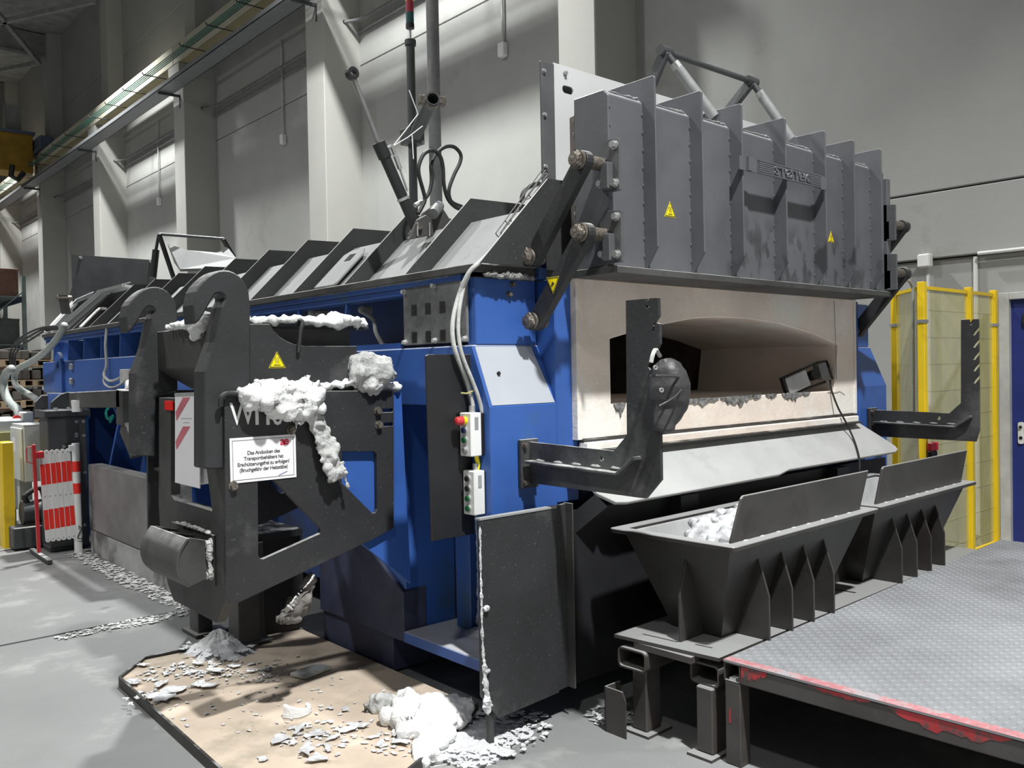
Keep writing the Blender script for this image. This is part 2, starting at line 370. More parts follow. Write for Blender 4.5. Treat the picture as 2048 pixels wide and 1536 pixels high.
def fluff(name, m, pts, rad, n=90, rb=(.7, 1.15), vox=.009, amp=.014, freq=17, seed=1, up=(0, 0, 1)):
    """cottony torn blanket: clustered blobs along a path fused into one skin, then roughened"""
    rng = random.Random(seed); pts = [Vector(p) for p in pts]; path = spline(pts, 12); M = len(path); up = Vector(up); b = B()
    def frame(i):
        d = (path[min(i+1, M-1)]-path[max(i-1, 0)]).normalized(); s_ = d.cross(up)
        s_ = s_.normalized() if s_.length > 1e-4 else d.orthogonal().normalized()
        return s_, s_.cross(d).normalized()
    def r_at(i):
        t = i/(M-1)*(len(rad)-1); k = min(int(t), len(rad)-2); u = t-k
        return rad[k][0]*(1-u)+rad[k+1][0]*u, rad[k][1]*(1-u)+rad[k+1][1]*u
    for i in range(0, M, 2):
        s_, n_ = frame(i); a, c = r_at(i); r0 = min(a, c)*.75
        k = max(1, int(a/max(r0, 1e-3)))
        for j in range(-k+1, k): b.ball(path[i]+s_*(a*j/k*.8), r0, 8)
    for q in range(n):
        i = rng.randrange(M); s_, n_ = frame(i); a, c = r_at(i); th = rng.random()*6.283; rr = rng.random()**.5
        b.ball(path[i]+s_*a*rr*math.cos(th)+n_*c*rr*math.sin(th), min(a, c)*rng.uniform(*rb), 6, (rng.uniform(.7, 1.5), rng.uniform(.7, 1.5), rng.uniform(.6, 1.2)))
    me = b.mesh('t'); t = bpy.data.objects.new('t', me); COL.objects.link(t)
    md = t.modifiers.new('r', 'REMESH'); md.mode = 'VOXEL'; md.voxel_size = vox
    bpy.context.view_layer.update()
    out = bpy.data.meshes.new_from_object(t.evaluated_get(bpy.context.evaluated_depsgraph_get()))
    bpy.data.objects.remove(t); bpy.data.meshes.remove(me)
    sv = Vector((seed*3.1, seed*1.7, seed))
    for v in out.vertices:
        f = noise.fractal((v.co+sv)*freq*.55, .9, 2.1, 4); g = noise.noise((v.co+sv)*freq*3.1)
        v.co += v.normal*(amp*(1.1*f+.22*g))
    off = sum((v.co for v in out.vertices), Vector())/len(out.vertices); off.z = min(v.co.z for v in out.vertices)
    out.transform(Matrix.Translation(-off))
    for p in out.polygons: p.use_smooth = True
    out.name = name; o = bpy.data.objects.new(name, out); COL.objects.link(o); o.location = off
    out.materials.clear(); out.materials.append(MATS[m]); return o
# ------------------------------------------------------------------ hall: floor, walls, pillars, ceiling
XW = 7.9
fl = B().box(-13, 8.1, -8, 5.925, -.25, 0).box(-13, 8.1, 5.945, 56, -.25, .004).build('floor', 'concrete_wall'); struct(fl)
m = mat('concrete_floor', (0.17, 0.172, 0.172), .6, 0, .14, .8, .06, 40, stain=(.26, .26, .25), stain_amt=.3, stain_scale=1.6, scratch=.25)
fl.data.materials[0] = m
struct(bx(-13, 7.9, 5.924, 5.946, -.2, -.012).build('trim_1', 'tray_edge'))
for nm, a in (('wall_left', (-13.3, -13, -8, 56, -.2, 12.8)), ('wall_far', (-13, 8.1, 56, 56.3, -.2, 12.8)), ('wall_near', (-13, 8.1, -8.3, -8, -.2, 12.8))):
    struct(bx(*a).build(nm, 'concrete_wall'))
wb = struct(bx(8.1, 8.4, -8, 56, -.2, 12.8).build('wall_back', 'sooty_steel'))
PY = [6.70+6.04*k for k in range(-2, 9)]
bands = [(0, 2.5, 7.95), (2.51, 3.09, XW), (3.105, 6.75, XW), (6.765, 10.32, XW), (10.335, 12.7, XW)]
edges = [-8]+[y+.295 for y in PY]+[56]
src = {}
for i in range(len(edges)-1):
    for z0, z1, x in bands:
        y0, y1 = edges[i]+.006, edges[i+1]-.006
        bx(x, 8.1, y0, y1, z0, z1).build('panel', 'concrete_wall', wb, bevel=.008)
for y in PY:
    p = B().box(7.21, XW+.02, y, y+.59, 0, 8.12).box(7.5, XW+.02, y, y+.59, 8.12, 12.7).build('wall_pillar', 'concrete_pillar', bevel=.012); struct(p)
    bx(7.12, 7.5, y-.02, y+.61, 8.0, 8.33).build('corbel', 'concrete_pillar', p, bevel=.01)
    if y > 10:
        q = P(718, 200, 'X', XW)
        B().cyl((7.62, y+.05, 7.43), (7.62, y-.004, 7.43), .035, 14).build('pipe_hole', 'plastic_black', p)
        B().bar((7.21, y+.2, 7.66), (6.75, y+.2, 7.645), .04, .05).bar((7.205, y+.2, 7.67), (7.205, y+.2, 7.40), .04, .012, (1, 0, 0)).build('tray_bracket', 'post_dark', p)
struct(bx(-13, 8.1, -8, 56, 12.7, 12.9).build('ceiling', 'roof_sheet'))
for k, y in enumerate(PY):
    b = B().box(-12.9, 7.5, y+.2, y+.4, 11.9, 12.0).box(-12.9, 7.5, y+.2, y+.4, 12.55, 12.65).box(-12.9, 7.5, y+.29, y+.31, 11.95, 12.6)
    tag(b.build('roof_beam', 'roof_steel'), 'grey steel roof girder spanning the hall under the ceiling', 'roof beam', 'roof girders')
for k, y in enumerate(PY[5:-1]):
    b = B().bar((7.3, y+.3, 11.75), (4.2, y+6.3, 11.75), .12, .12).bar((4.2, y+.3, 11.75), (7.3, y+6.3, 11.75), .12, .12)
    tag(b.build('roof_brace', 'roof_steel'), 'crossed steel wind bracing below the roof girders beside the pillars', 'roof brace', 'roof bracing')

# crane runway beams, conductor lines, cable tray, wall pipes
for k in range(1, len(PY)-1):
    y0, y1 = PY[k]+.3, PY[k+1]+.3
    o = thing('crane_runway_beam', 'cream concrete runway beam resting on the pillar corbels', 'beam', (7.3, y0, 8.34), 'crane runway beams')
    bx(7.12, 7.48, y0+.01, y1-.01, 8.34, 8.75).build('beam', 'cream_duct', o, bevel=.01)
    bx(7.14, 7.46, y0+.35, y1-.35, 8.325, 8.339).build('soffit', 'duct_under', o)
t = thing('conductor_line', 'green crane conductor cables carried on short rods beneath the runway beam', 'cable', (6.95, 8, 8.2))
for i in range(4):
    B().tube([(6.80+.045*i, 7, 8.285), (6.80+.045*i, 50, 8.285)], .013, 6).build('cable', 'cable_green', t)
y = 8.2
while y < 45:
    if any(q-.1 < y < q+.7 for q in PY): y += .85
    B().cyl((6.74, y, 8.262), (7.42, y, 8.262), .012, 6).cyl((6.74, y, 8.262), (6.72, y, 8.31), .012, 6).build('rod', 'post_dark', t); y += 1.35
t = thing('cable_tray', 'galvanised steel cable tray running along the pillars below the runway beam', 'cable tray', (6.9, 8, 7.66))
B().box(6.72, 7.06, 7, 50, 7.68, 7.69).box(6.72, 6.732, 7, 50, 7.68, 7.77).box(7.048, 7.06, 7, 50, 7.68, 7.77).build('channel', 'galv', t)
for i in range(3): B().tube([(6.80+.07*i, 7, 7.715), (6.80+.07*i, 50, 7.715)], .022, 6).build('cable', 'plastic_black', t)
t = thing('wall_pipe', 'grey pipe run along the wall panels and through the pillar holes', 'pipe', (7.7, 13, 7.4))
for k in range(2, len(PY)-2):
    y0, y1 = PY[k]+.59, PY[k+1]
    B().tube(spline([(7.62, y0-.02, 7.43), (7.66, y0+.1, 7.43), (7.80, y0+.35, 7.45), (7.82, y0+.8, 7.455), (7.82, (y0+y1)/2, 7.45), (7.82, y1-.8, 7.455), (7.78, y1-.3, 7.44), (7.62, y1+.02, 7.43)], 5), .028, 8).build('pipe', 'grey_pipe', t)
    B().tube([(7.86, y0, 7.30), (7.86, y1, 7.30)], .016, 6).build('thin_pipe', 'grey_pipe', t)
for (px, py, lab) in ((1006, 95, 'beside the vent pipe'), (567, 275, 'in the bay behind the tilted cylinder'), (319, 400, 'in the bay behind the lever frame')):
    a = P(px, py, 'X', 7.86)
    t = thing('drop_conduit', 'thin conduit with a white socket down the wall '+lab, 'conduit', a, 'drop conduits on the wall')
    B().cyl((7.86, a.y, a.z), (7.86, a.y, 8.0), .018, 8).build('conduit', 'frame_grey', t)
    bx(7.80, 7.9, a.y-.06, a.y+.06, a.z-.13, a.z+.06).build('socket', 'box_white', t, bevel=.015)

# blue door, wall conduit and junction box on the near bay
d = P(2014, 598, 'X', 7.93)
dr = struct(bx(7.93, 7.96, d.y-1.1, d.y-.03, .02, 2.1).build('door_1', 'door_blue', bevel=.004))
B().box(7.88, 7.96, d.y-.03, d.y+.05, 0, 2.16).box(7.88, 7.96, d.y-1.18, d.y-1.1, 0, 2.16).box(7.88, 7.96, d.y-1.1, d.y-.03, 2.1, 2.16).build('door_frame', 'frame_grey', dr, bevel=.004)
bx(7.905, 7.93, d.y-.75, d.y-.12, 1.88, 1.98).build('door_closer', 'plastic_black', dr, bevel=.006)
h = P(2042, 866, 'X', 7.92)
B().prism(rrect(h.y-.022, h.y+.022, h.z-.09, h.z+.09, .015), 'X', 7.915, 7.93).build('lock_plate', 'box_white', dr)
B().cyl((7.90, h.y, h.z+.05), (7.93, h.y, h.z+.05), .012, 10).cyl((7.91, h.y, h.z-.04), (7.93, h.y, h.z-.04), .014, 10).build('lock_holes', 'plastic_black', dr)
a = P(1852, 522, 'X', 7.88)
t = thing('junction_box', 'white junction box with conduit dropping down the wall beside the yellow fence', 'junction box', (7.88, a.y, 0))
bx(7.82, 7.9, a.y-.055, a.y+.055, a.z-.06, a.z+.06).build('box', 'box_white', t, bevel=.012)
B().tube([(7.92, a.y, a.z-.06), (7.92, a.y, .1)], .014, 8).build('conduit', 'box_white', t)
a2 = P(1948, 520, 'X', 7.9)
t = thing('wall_conduit', 'white conduit turning down the wall between fence and blue door', 'conduit', (7.9, a2.y, 0))
B().tube([(7.88, -6, a2.z+.05), (7.88, a2.y-.04, a2.z+.05)], .016, 8).build('run', 'box_white', t)
B().tube([(7.93, a2.y, a2.z+.03), (7.93, a2.y, .1)], .018, 8).build('drop', 'box_white', t)

# overhead crane far down the hall
t = thing('overhead_crane', 'yellow overhead crane bridge with blue cable box far down the hall', 'crane', (0, 31, 8.8))
bx(-12.9, 6.95, 30.6, 31.5, 8.05, 9.25).build('girder', 'crane_yellow', t, bevel=.02)
bx(-12.9, 7.0, 30.5, 31.6, 9.25, 9.33).build('top_flange', 'rack_blue', t)
bx(7.0, 7.4, 30.0, 32.2, 8.78, 9.15).build('end_carriage', 'rack_blue', t, bevel=.03)
bx(5.2, 5.9, 30.3, 30.6, 7.95, 8.25).build('motor', 'yellow_paint', t, bevel=.05)
bx(6.3, 6.7, 30.9, 31.1, 9.33, 10.2).build('mast', 'roof_steel', t)
B().tube([P(25, 330, 'Y', 29.5), P(22, 352, 'Y', 29.5), P(35, 360, 'Y', 29.5), P(48, 345, 'Y', 29.5)], .08, 8).build('festoon_loop', 'plastic_black', t)
# ------------------------------------------------------------------ the blue melting furnace
XL, Y1, XF, XC = 2.50, 3.0, 2.913, 4.40
XR = 2*XC-XL; ZSH = 1.715; YEND = 10.75
F = thing('melting_furnace', 'large blue aluminium melting furnace with finned black roof and raised front door', 'furnace', (XC, 6.5, 0))
# core, front block with dusty slope, shelf, end
B().box(2.84, XR-.34, 3.12, 3.64, .22, 1.395).box(2.86, XR-.34, 3.64, 6.25, .22, 1.395).box(2.9, XR-.34, 6.25, YEND, .22, 1.395).build('core_wall', 'blue_dirty', F)
B().box(2.9, 2.98, 3.2, YEND, 1.395, 2.045).box(XR-.4, XR-.32, 3.2, YEND, 1.395, 2.045).box(2.98, XR-.4, YEND-.1, YEND, 1.395, 2.045).build('side_wall', 'blue_dirty', F)
B().prism([(4.6, ZSH), (3.122, ZSH), (Y1, 1.43), (Y1, .3), (3.12, .3), (3.12, 1.43), (4.6, 1.43)], 'X', XL, XF).build('corner_housing', 'blue_paint', F, bevel=.006)
B().prism([(4.6, ZSH), (3.122, ZSH), (Y1, 1.43), (Y1, .3), (3.12, .3), (3.12, 1.43), (4.6, 1.43)], 'X', XR-.413, XR).build('corner_housing', 'blue_paint', F, bevel=.006)
sl = B(); n = Vector((0, -.919, .394))
q = [Vector((XL+.012, 3.118, 1.706)), Vector((2.86, 3.118, 1.706)), Vector((XF-.01, 3.003, 1.437)), Vector((XL+.012, 3.003, 1.437))]
sl.add([v+n*.003 for v in q]+[v-n*.002 for v in q], [(0, 1, 2, 3), (7, 6, 5, 4), (0, 4, 5, 1), (1, 5, 6, 2), (2, 6, 7, 3), (3, 7, 4, 0)])
sl.build('dusty_slope', 'blue_slope', F)
c = P(997, 747, 'Y', 3.05); c = P(997, 747, 'Y', 3.058); B().cyl(c+n*.006, c-n*.02, .009, 14).build('slope_hole', 'plastic_black', F)
# upper box at the corner + right twin
bx(2.525, XF-.01, 3.12, 3.19, ZSH, 2.03).build('upper_panel', 'blue_paint', F, bevel=.006)
bx(XR-.4, XR-.025, 3.12, 3.19, ZSH, 2.03).build('upper_panel', 'blue_paint', F, bevel=.006)
for px, py in ((1024, 569), (1017, 589)):
    c = P(px, py, 'Y', 3.12); bolt(F, c, (0, -1, 0), .011, .016, 'grease_steel')
# door frame columns (project in front of the upper panel) and lintel
bx(XF, 3.06, Y1, 3.3, .95, 2.03).build('door_column', 'blue_paint', F, bevel=.006)
bx(5.75, XR-.413, Y1, 3.3, .95, 2.03).build('door_column', 'blue_paint', F, bevel=.006)
bx(2.9, XR-.4, 3.14, 3.4, 2.03, 2.12).build('lintel', 'blue_dirty', F, bevel=.006)
bx(2.86, 2.912, 3.04, 3.19, 2.03, 2.2).build('hinge_block', 'blue_dirty', F, bevel=.01)
# flange, rails, shelf along the side
bx(2.475, 2.64, 3.08, YEND, 2.045, 2.083).build('top_flange', 'sooty_steel', F, bevel=.004)
bx(2.49, XF+.1, 3.075, 3.2, 2.045, 2.083).build('front_flange', 'sooty_steel', F, bevel=.004)
bx(2.495, 2.62, 3.195, YEND, 2.018, 2.045).build('side_rail', 'blue_paint', F, bevel=.003)
bx(2.515, 2.62, 3.195, YEND, 1.985, 2.016).build('side_rail', 'blue_paint', F, bevel=.003)
bx(XL, 2.95, 6.35, YEND+.1, 1.44, 1.775).build('side_beam', 'blue_paint', F, bevel=.008)
# dust crust in the flange corner
lump([(2.53, 3.075, 2.04), (2.65, 3.07, 2.037), (2.78, 3.072, 2.037), (2.86, 3.075, 2.03)], [(.012, .014), (.014, .018), (.012, .014), (.006, .008)], 40, 10, .7, 30).build('dust_crust', 'dark_dust', F)
lump([(2.50, 3.2, 2.047), (2.492, 3.9, 2.047), (2.492, 4.8, 2.047)], [(.006, .006), (.008, .006), (.004, .004)], 90, 8, .9, 30).build('dust_crust', 'dark_dust', F)
# ribs between shelf and flange
ribs = {}
for k in range(13):
    y = 3.70+.562*k
    if y < 3.75 or y > YEND: continue
    zb = 1.775 if y > 6.3 else 1.9
    if zb not in ribs:
        ribs[zb] = (y, B().prism([(2.525, 1.985), (2.9 if zb < 1.8 else 2.545, 1.985), (2.9 if zb < 1.8 else 2.545, zb), (2.515, zb)], 'Y', y, y+.014).build('rib', 'blue_paint', F))
    else: copy_part(ribs[zb][1], F, (0, y-ribs[zb][0], 0))
# nozzles in the recesses
for px, py in ((741, 620), (655, 628), (640, 626), (137, 700), (160, 740), (190, 735), (225, 735), (278, 735), (170, 700), (220, 690), (262, 690)):
    c = P(px, py, 'X', 2.72); B().cyl(c, c-Vector((.06, 0, 0)), .025, 12).ball(c-Vector((.06, 0, 0)), .022, 8).build('heater_terminal', 'cable_grey', F, smooth=True)
c = P(741, 625, 'X', 2.7)
B().tube(spline([c+Vector((-.05, 0, 0)), P(747, 640, 'X', 2.62), P(752, 665, 'X', 2.6), P(765, 690, 'X', 2.62)], 6), .012, 8).build('terminal_cable', 'cable_grey', F)
c = P(767, 676, 'X', 2.56); B().cyl((c.x, c.y, ZSH), (c.x, c.y, ZSH+.035), .02, 12, .017).build('cap', 'cable_grey', F)
# shelf lip seen above the housing
bx(2.512, 2.53, 3.72, 4.55, ZSH, ZSH+.03).build('shelf_lip', 'blue_paint', F)
# perforated grille plate
a, b2 = P(805, 590, 'X', 2.512), P(936, 560, 'X', 2.512)
yg0, yg1 = 3.165, 3.68
G = bx(2.505, 2.52, yg0, yg1, 1.73, 2.02).build('grille_plate', 'grille_grey', F, bevel=.003)
slot = None
for iy in range(4):
    for iz in range(2):
        for r_ in range(7):
            for c_ in range(5):
                y = 3.60-iy*.118-c_*.009; z = 1.925-iz*.135-r_*.008
                if slot is None:
                    slot = bx(2.501, 2.506, y, y+.006, z, z+.004).build('vent_slot', 'plastic_black', G); s0 = (y, z)
                else:
                    o = slot.copy(); COL.objects.link(o); o.parent = G; o.location = Vector(slot.location)+Vector((0, y-s0[0], z-s0[1]))
for y, z in ((3.665, 1.745), (3.665, 2.0), (3.41, 1.745), (3.41, 2.01), (3.175, 1.745), (3.175, 2.0)): bolt(F, (2.505, y, z), (-1, 0, 0), .011, .016, 'cable_grey')
# posts, step, base blocks of the near side
B().prism([(3.745, .2), (3.745, .465), (4.13, .675), (4.62, .94), (4.62, .2)], 'X', 2.51, 2.66).build('post_gusset', 'gusset_dirty_shaded', F, bevel=.006)
q = [P(x, y, 'Y', 3.605) for x, y in ((664, 784), (803, 784), (822, 1168), (664, 1040))]
B().prism([(v.x, v.z) for v in q], 'Y', 3.605, 3.622).build('dock_lug', 'blue_paint', F, bevel=.002)
bx(2.53, 2.86, 3.752, 4.1, .2, 1.43).build('dock_post', 'blue_paint', F, bevel=.008)
bx(2.53, 2.9, 3.88, 4.62, .01, .22).build('post_foot', 'gusset_dirty_shaded', F, bevel=.006)
bx(2.51, 2.9, 2.88, 3.745, .2, .258).build('step', 'blue_paint', F, bevel=.005)
bx(2.76, 2.86, 3.50, 3.62, .258, 1.0).build('jamb', 'blue_paint', F, bevel=.004)
bx(2.81, 2.85, 3.12, 3.46, .262, 1.1).build('lower_panel', 'blue_paint', F, bevel=.004)
lump([(2.80, 3.485, .27), (2.805, 3.485, .6), (2.80, 3.485, .95)], [(.012, .012), (.009, .009), (.008, .008)], 60, 8, .8, 25, up=(1, 0, 0)).build('dust_crust', 'dross', F)
heap(2.76, 3.45, .258, .07, .09, .035, 12, 25, .6, 2).build('dust_crust', 'dross', F)
# second post behind the dock, struts and lower bodies of the far side
B().prism([(2.51, .05), (2.51, .42), (2.56, .56), (2.62, .74), (2.62, 1.45), (2.86, 1.45), (2.86, .05)], 'Y', 5.95, 6.3).build('dock_post', 'blue_dirty', F, bevel=.008)
for y in (6.9, 7.75, 8.6, 9.5):
    B().prism([(2.36, .0), (2.9, .0), (2.9, 1.44), (2.52, 1.44), (2.62, 1.2)], 'Y', y, y+.04).build('strut', 'blue_paint', F, bevel=.003)
bx(2.3, 2.42, 6.32, 8.47, .225, .81).build('kick_plate', 'clad_grey', F, bevel=.004)
b = B()
bx(2.305, 2.5, 6.32, 8.47, 0, .217).build('plinth', 'concrete_base', F, bevel=.006)
# far lug plate with eye and bolts, end frame
yl = P(120, 760, 'X', 2.49).y
B().prism(arc(yl, 1.73, .14, -10, 190, 14)+[(yl-.14, 1.3), (yl+.14, 1.3)], 'X', 2.47, 2.5, [arc(yl, 1.73, .045, 0, 342, 18)]).build('lifting_lug', 'blue_paint', F, bevel=.003)
for py in (733, 762, 792):
    c = P(146, py, 'X', 2.5); bx(2.47, 2.5, c.y-.04, c.y+.04, c.z-.03, c.z+.03).build('bolt_nut', 'zinc', F, bevel=.006)
bx(2.42, 2.55, 9.3, 10.4, .2, 1.44).build('end_panel', 'blue_paint', F, bevel=.01)
# ---------------- roof: fins, dusty slabs, cap plates
fin_poly = [(2.49, 2.083), (2.922, 2.515), (3.3, 2.525), (5.5, 2.525), (5.878, 2.515), (6.31, 2.083)]
fin = None; FY = [3.04+.598*k for k in range(13)]
for k, y in enumerate(FY):
    if fin is None: fin = B().prism(fin_poly, 'Y', y, y+.012).build('roof_fin', 'fin_steel', F); fy = y
    else: copy_part(fin, F, (0, y-fy, 0))
slab_poly = [(2.62, 2.083), (2.925, 2.387), (5.875, 2.387), (6.18, 2.083)]
s0 = None
for k in range(len(FY)-1):
    y0 = FY[k]+.013
    if s0 is None: s0 = B().prism(slab_poly, 'Y', y0, y0+.584).build('roof_slab', 'dust_sheet', F); sy = y0
    else: copy_part(s0, F, (0, y0-sy, 0))
# hatch plate with hand hole lying between the fins
c = [P(588+15, 581, 'Z', 2.1), P(690, 566, 'Z', 2.1)]
y0, y1 = FY[2]+.3, FY[3]-.05
q = lambda t, y: Vector((2.60+t*.707, y, 2.083+t*.707+.012))
hp = B(); pts = [q(.02, y1), q(.02, y0), q(.30, y0), q(.36, y0+.05), q(.36, y1-.06), q(.32, y1)]
nn = Vector((-.707, 0, .707))
hp.add([p+nn*.012 for p in pts]+[p for p in pts], [(0, 1, 2, 3, 4, 5), (11, 10, 9, 8, 7, 6)]+[(i, (i+1) % 6, (i+1) % 6+6, i+6) for i in range(6)])
hp.build('roof_hatch', 'dust_sheet', F, bevel=.002)
c = q(.28, (y0+y1)/2)+nn*.013
B().obox(c, Vector((.022, 0, .022)), (0, .035, 0), nn*.001).build('hatch_hole', 'plastic_black', F)
# wire cable ladder up the first bay with the grey cables
y = FY[0]+.035
t0 = Vector((2.66, y, 2.22)); t1 = Vector((2.96, y, 2.55))
L1 = B(); e = Vector((0, .035, 0)); hh = Vector((-.016, 0, .016))
for s_ in (0, 1):
    for h_ in (0, 1): L1.cyl(t0+e*s_*1.0+hh*h_, t1+e*s_+hh*h_, .0025, 6)
for i in range(6):
    p = t0.lerp(t1, i/5); L1.cyl(p, p+e, .0025, 6).cyl(p, p+hh, .0025, 6).cyl(p+e, p+e+hh, .0025, 6)
L1.build('cable_ladder', 'sooty_steel', F)
# ---------------- furnace mouth: refractory block, hearth chamber, sill, chute
mouth = [(3.271, 1.414), (5.49, 1.414), (5.548, 1.722), (5.25, 1.79), (4.823, 1.852), (4.5, 1.874), (4.197, 1.876), (3.95, 1.862), (3.722, 1.829), (3.5, 1.792), (3.271, 1.744)]
B().prism([(3.045, 1.25), (5.762, 1.25), (5.762, 2.035), (3.045, 2.035)], 'Y', 2.972, 4.1, [mouth]).build('refractory_block', 'plaster', F, bevel=.004)
B().box(3.02, 3.05, 2.965, 3.0, 1.25, 2.045).box(5.757, 5.785, 2.965, 3.0, 1.25, 2.045).box(3.02, 5.785, 2.965, 3.0, 2.035, 2.048).build('refractory_frame', 'plaster', F)
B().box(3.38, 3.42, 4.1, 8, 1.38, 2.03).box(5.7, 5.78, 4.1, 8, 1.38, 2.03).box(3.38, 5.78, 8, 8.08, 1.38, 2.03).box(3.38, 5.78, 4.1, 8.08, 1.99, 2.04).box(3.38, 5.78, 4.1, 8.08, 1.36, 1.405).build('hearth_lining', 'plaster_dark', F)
bx(3.05, 5.76, 2.955, 2.99, 1.236, 1.248).build('sill_seam', 'tray_edge', F)
bx(3.05, 5.74, 2.93, 2.99, 1.196, 1.236).build('sill_band', 'plaster', F, bevel=.004)
bx(3.15, 5.74, 2.905, 2.99, 1.186, 1.196).build('sill_seam', 'tray_edge', F)
def slag(x, w, h, s):
    b = B(); rr = random.Random(s); n = 14; up = []; lo = []
    for i in range(n+1):
        t = i/n; xx = x-w+2*w*t; up.append((xx, 1.416+rr.uniform(-.003, .004))); lo.append((xx, 1.414-h*math.sin(math.pi*t)*rr.uniform(.4, 1.2)-.002))
    b.prism(up+lo[::-1], 'Y', 2.964, 2.973).build('slag_splash', 'slag', F)
for x, w, h, s in ((3.33, .045, .06, 1), (4.02, .16, .035, 2), (4.36, .17, .055, 3), (4.72, .06, .02, 4), (4.96, .12, .05, 5), (4.56, .05, .02, 6), (5.12, .05, .02, 8)): slag(x, w, h, s)
# hairline cracks in the refractory
for pts in (((1690, 790), (1680, 783), (1670, 786), (1655, 785)), ((1668, 600), (1671, 680), (1673, 760))):
    B().tube([P(a_, b_, 'Y', 2.970) for a_, b_ in pts], .0012, 4).build('crack', 'tray_edge', F)
# wide discharge chute
ct, cb = Vector((0, 2.985, 1.188)), Vector((0, 2.735, .965))
def cp(x, t): p = ct.lerp(cb, t); return Vector((x, p.y, p.z))
cpts = [cp(2.955, 0), cp(5.80, 0), cp(5.90, .45), cp(5.965, .78), cp(5.955, .88), cp(5.90, .93), cp(4.75, .93), cp(4.55, .93), cp(4.42, 1.0), cp(3.10, 1.03), cp(3.03, 1.0), cp(2.955, .8)]
cn = Vector((0, -.665, .746)); n_ = len(cpts)
B().add([p+cn*.008 for p in cpts]+[p-cn*.012 for p in cpts], [tuple(range(n_-1, -1, -1)), tuple(range(n_, 2*n_))]+[(i, (i+1) % n_, (i+1) % n_+n_, i+n_) for i in range(n_)]).build('chute', 'chute_steel', F, bevel=.003)
bx(2.80, 6.0, 2.87, 2.9, .12, .93).build('front_apron', 'black_clean', F)
bx(3.6, 3.75, 2.80, 2.87, .8, .93).build('chute_support', 'black_clean', F)
bx(5.2, 5.35, 2.80, 2.87, .8, .93).build('chute_support', 'black_clean', F)
B().bar((2.9, 2.9, .86), (2.98, 2.78, .98), .04, .08).build('chute_support', 'black_clean', F)

# ---------------- raised door with stiffening fins
DX0, DX1, DY0, DY1, DZ0, DZ1 = 2.962, 5.62, 2.68, 2.90, 2.062, 2.868
D = B().prism([(DY1, DZ0), (DY0, DZ0), (DY0, DZ1-.03), (DY0+.03, DZ1), (DY1, DZ1)], 'X', DX0, DX1).build('furnace_door', 'door_steel', F, bevel=.005)
# smudged soot finger marks on the door front belong to the steel itself
def door_mat():
    m = MATS['door_steel']; nt = m.node_tree; N = nt.nodes; L = nt.links; b = N['Principled BSDF']
    base = b.inputs['Base Color'].links[0].from_socket
    geo = N.new('ShaderNodeNewGeometry'); sp = N.new('ShaderNodeSeparateXYZ'); L.new(geo.outputs['Position'], sp.inputs[0])
    mp = N.new('ShaderNodeMapping'); L.new(geo.outputs['Position'], mp.inputs['Vector']); mp.inputs['Scale'].default_value = (9, 9, 5)
    nz = N.new('ShaderNodeTexNoise'); nz.inputs['Scale'].default_value = 1.0; nz.inputs['Detail'].default_value = 3; L.new(mp.outputs[0], nz.inputs['Vector'])
    r1 = N.new('ShaderNodeMapRange'); r1.inputs[1].default_value = .49; r1.inputs[2].default_value = .56; L.new(nz.outputs['Fac'], r1.inputs[0])
    def rng(sock, a, c):
        r = N.new('ShaderNodeMapRange'); r.inputs[1].default_value = a; r.inputs[2].default_value = c; L.new(sock, r.inputs[0]); return r.outputs[0]
    hz = rng(sp.outputs[2], 2.42, 2.28); hx = rng(sp.outputs[0], 3.75, 4.0); hx2 = rng(sp.outputs[0], 5.7, 5.2)
    mu = [N.new('ShaderNodeMath') for _ in range(3)]
    for q in mu: q.operation = 'MULTIPLY'
    L.new(r1.outputs[0], mu[0].inputs[0]); L.new(hz, mu[0].inputs[1]); L.new(mu[0].outputs[0], mu[1].inputs[0]); L.new(hx, mu[1].inputs[1])
    L.new(mu[1].outputs[0], mu[2].inputs[0]); L.new(hx2, mu[2].inputs[1])
    x = N.new('ShaderNodeMix'); x.data_type = 'RGBA'; L.new(mu[2].outputs[0], x.inputs[0]); L.new(base, x.inputs[6]); x.inputs[7].default_value = (.045, .046, .05, 1)
    L.new(x.outputs[2], b.inputs['Base Color'])
door_mat()
FXS = [3.205, 3.565, 3.905, 4.320, 4.745, 5.085, 5.435]
fin = None
for x in FXS:
    if fin is None:
        fin = B().prism([(2.88, DZ1-.02), (2.88, 2.955), (2.615, 2.955), (2.605, 2.945), (2.60, 2.16), (2.665, 2.065), (2.70, 2.065), (2.70, DZ1-.02)], 'X', x-.006, x+.006).build('door_fin', 'door_steel', D, bevel=.002); fx = x
    else:
        o = fin.copy(); COL.objects.link(o); o.parent = D; o.location = Vector(fin.location)+Vector((x-fx, 0, 0))
wb_ = B()
for x in FXS+[2.97]:
    y = DY0-.003; xx = x-.010 if x > 2.97 else x
    for i in range(9):
        z = 2.12+i*.083; wb_.ball((xx, y, z), .0035, 6, (1, 1, 2.6))
stuff(wb_.build('weld_beads', 'door_steel', D))
bx(DX1, DX1+.05, 2.66, 2.88, 2.075, 2.80).build('door_side_rib', 'door_steel', D, bevel=.003)
bx(2.955, 5.66, 2.655, 2.93, 2.028, 2.062).build('door_bottom_plate', 'sooty_steel', D, bevel=.003)
bx(2.985, 5.6, 2.90, 2.955, 2.07, 2.80).build('door_lining', 'brown_sheet', D, bevel=.006)
lump([(2.972, 2.905, 2.1), (2.972, 2.905, 2.45), (2.972, 2.905, 2.8)], [(.006, .006)]*3, 80, 6, .9, 40, up=(1, 0, 0)).build('door_seal', 'dark_dust', D)
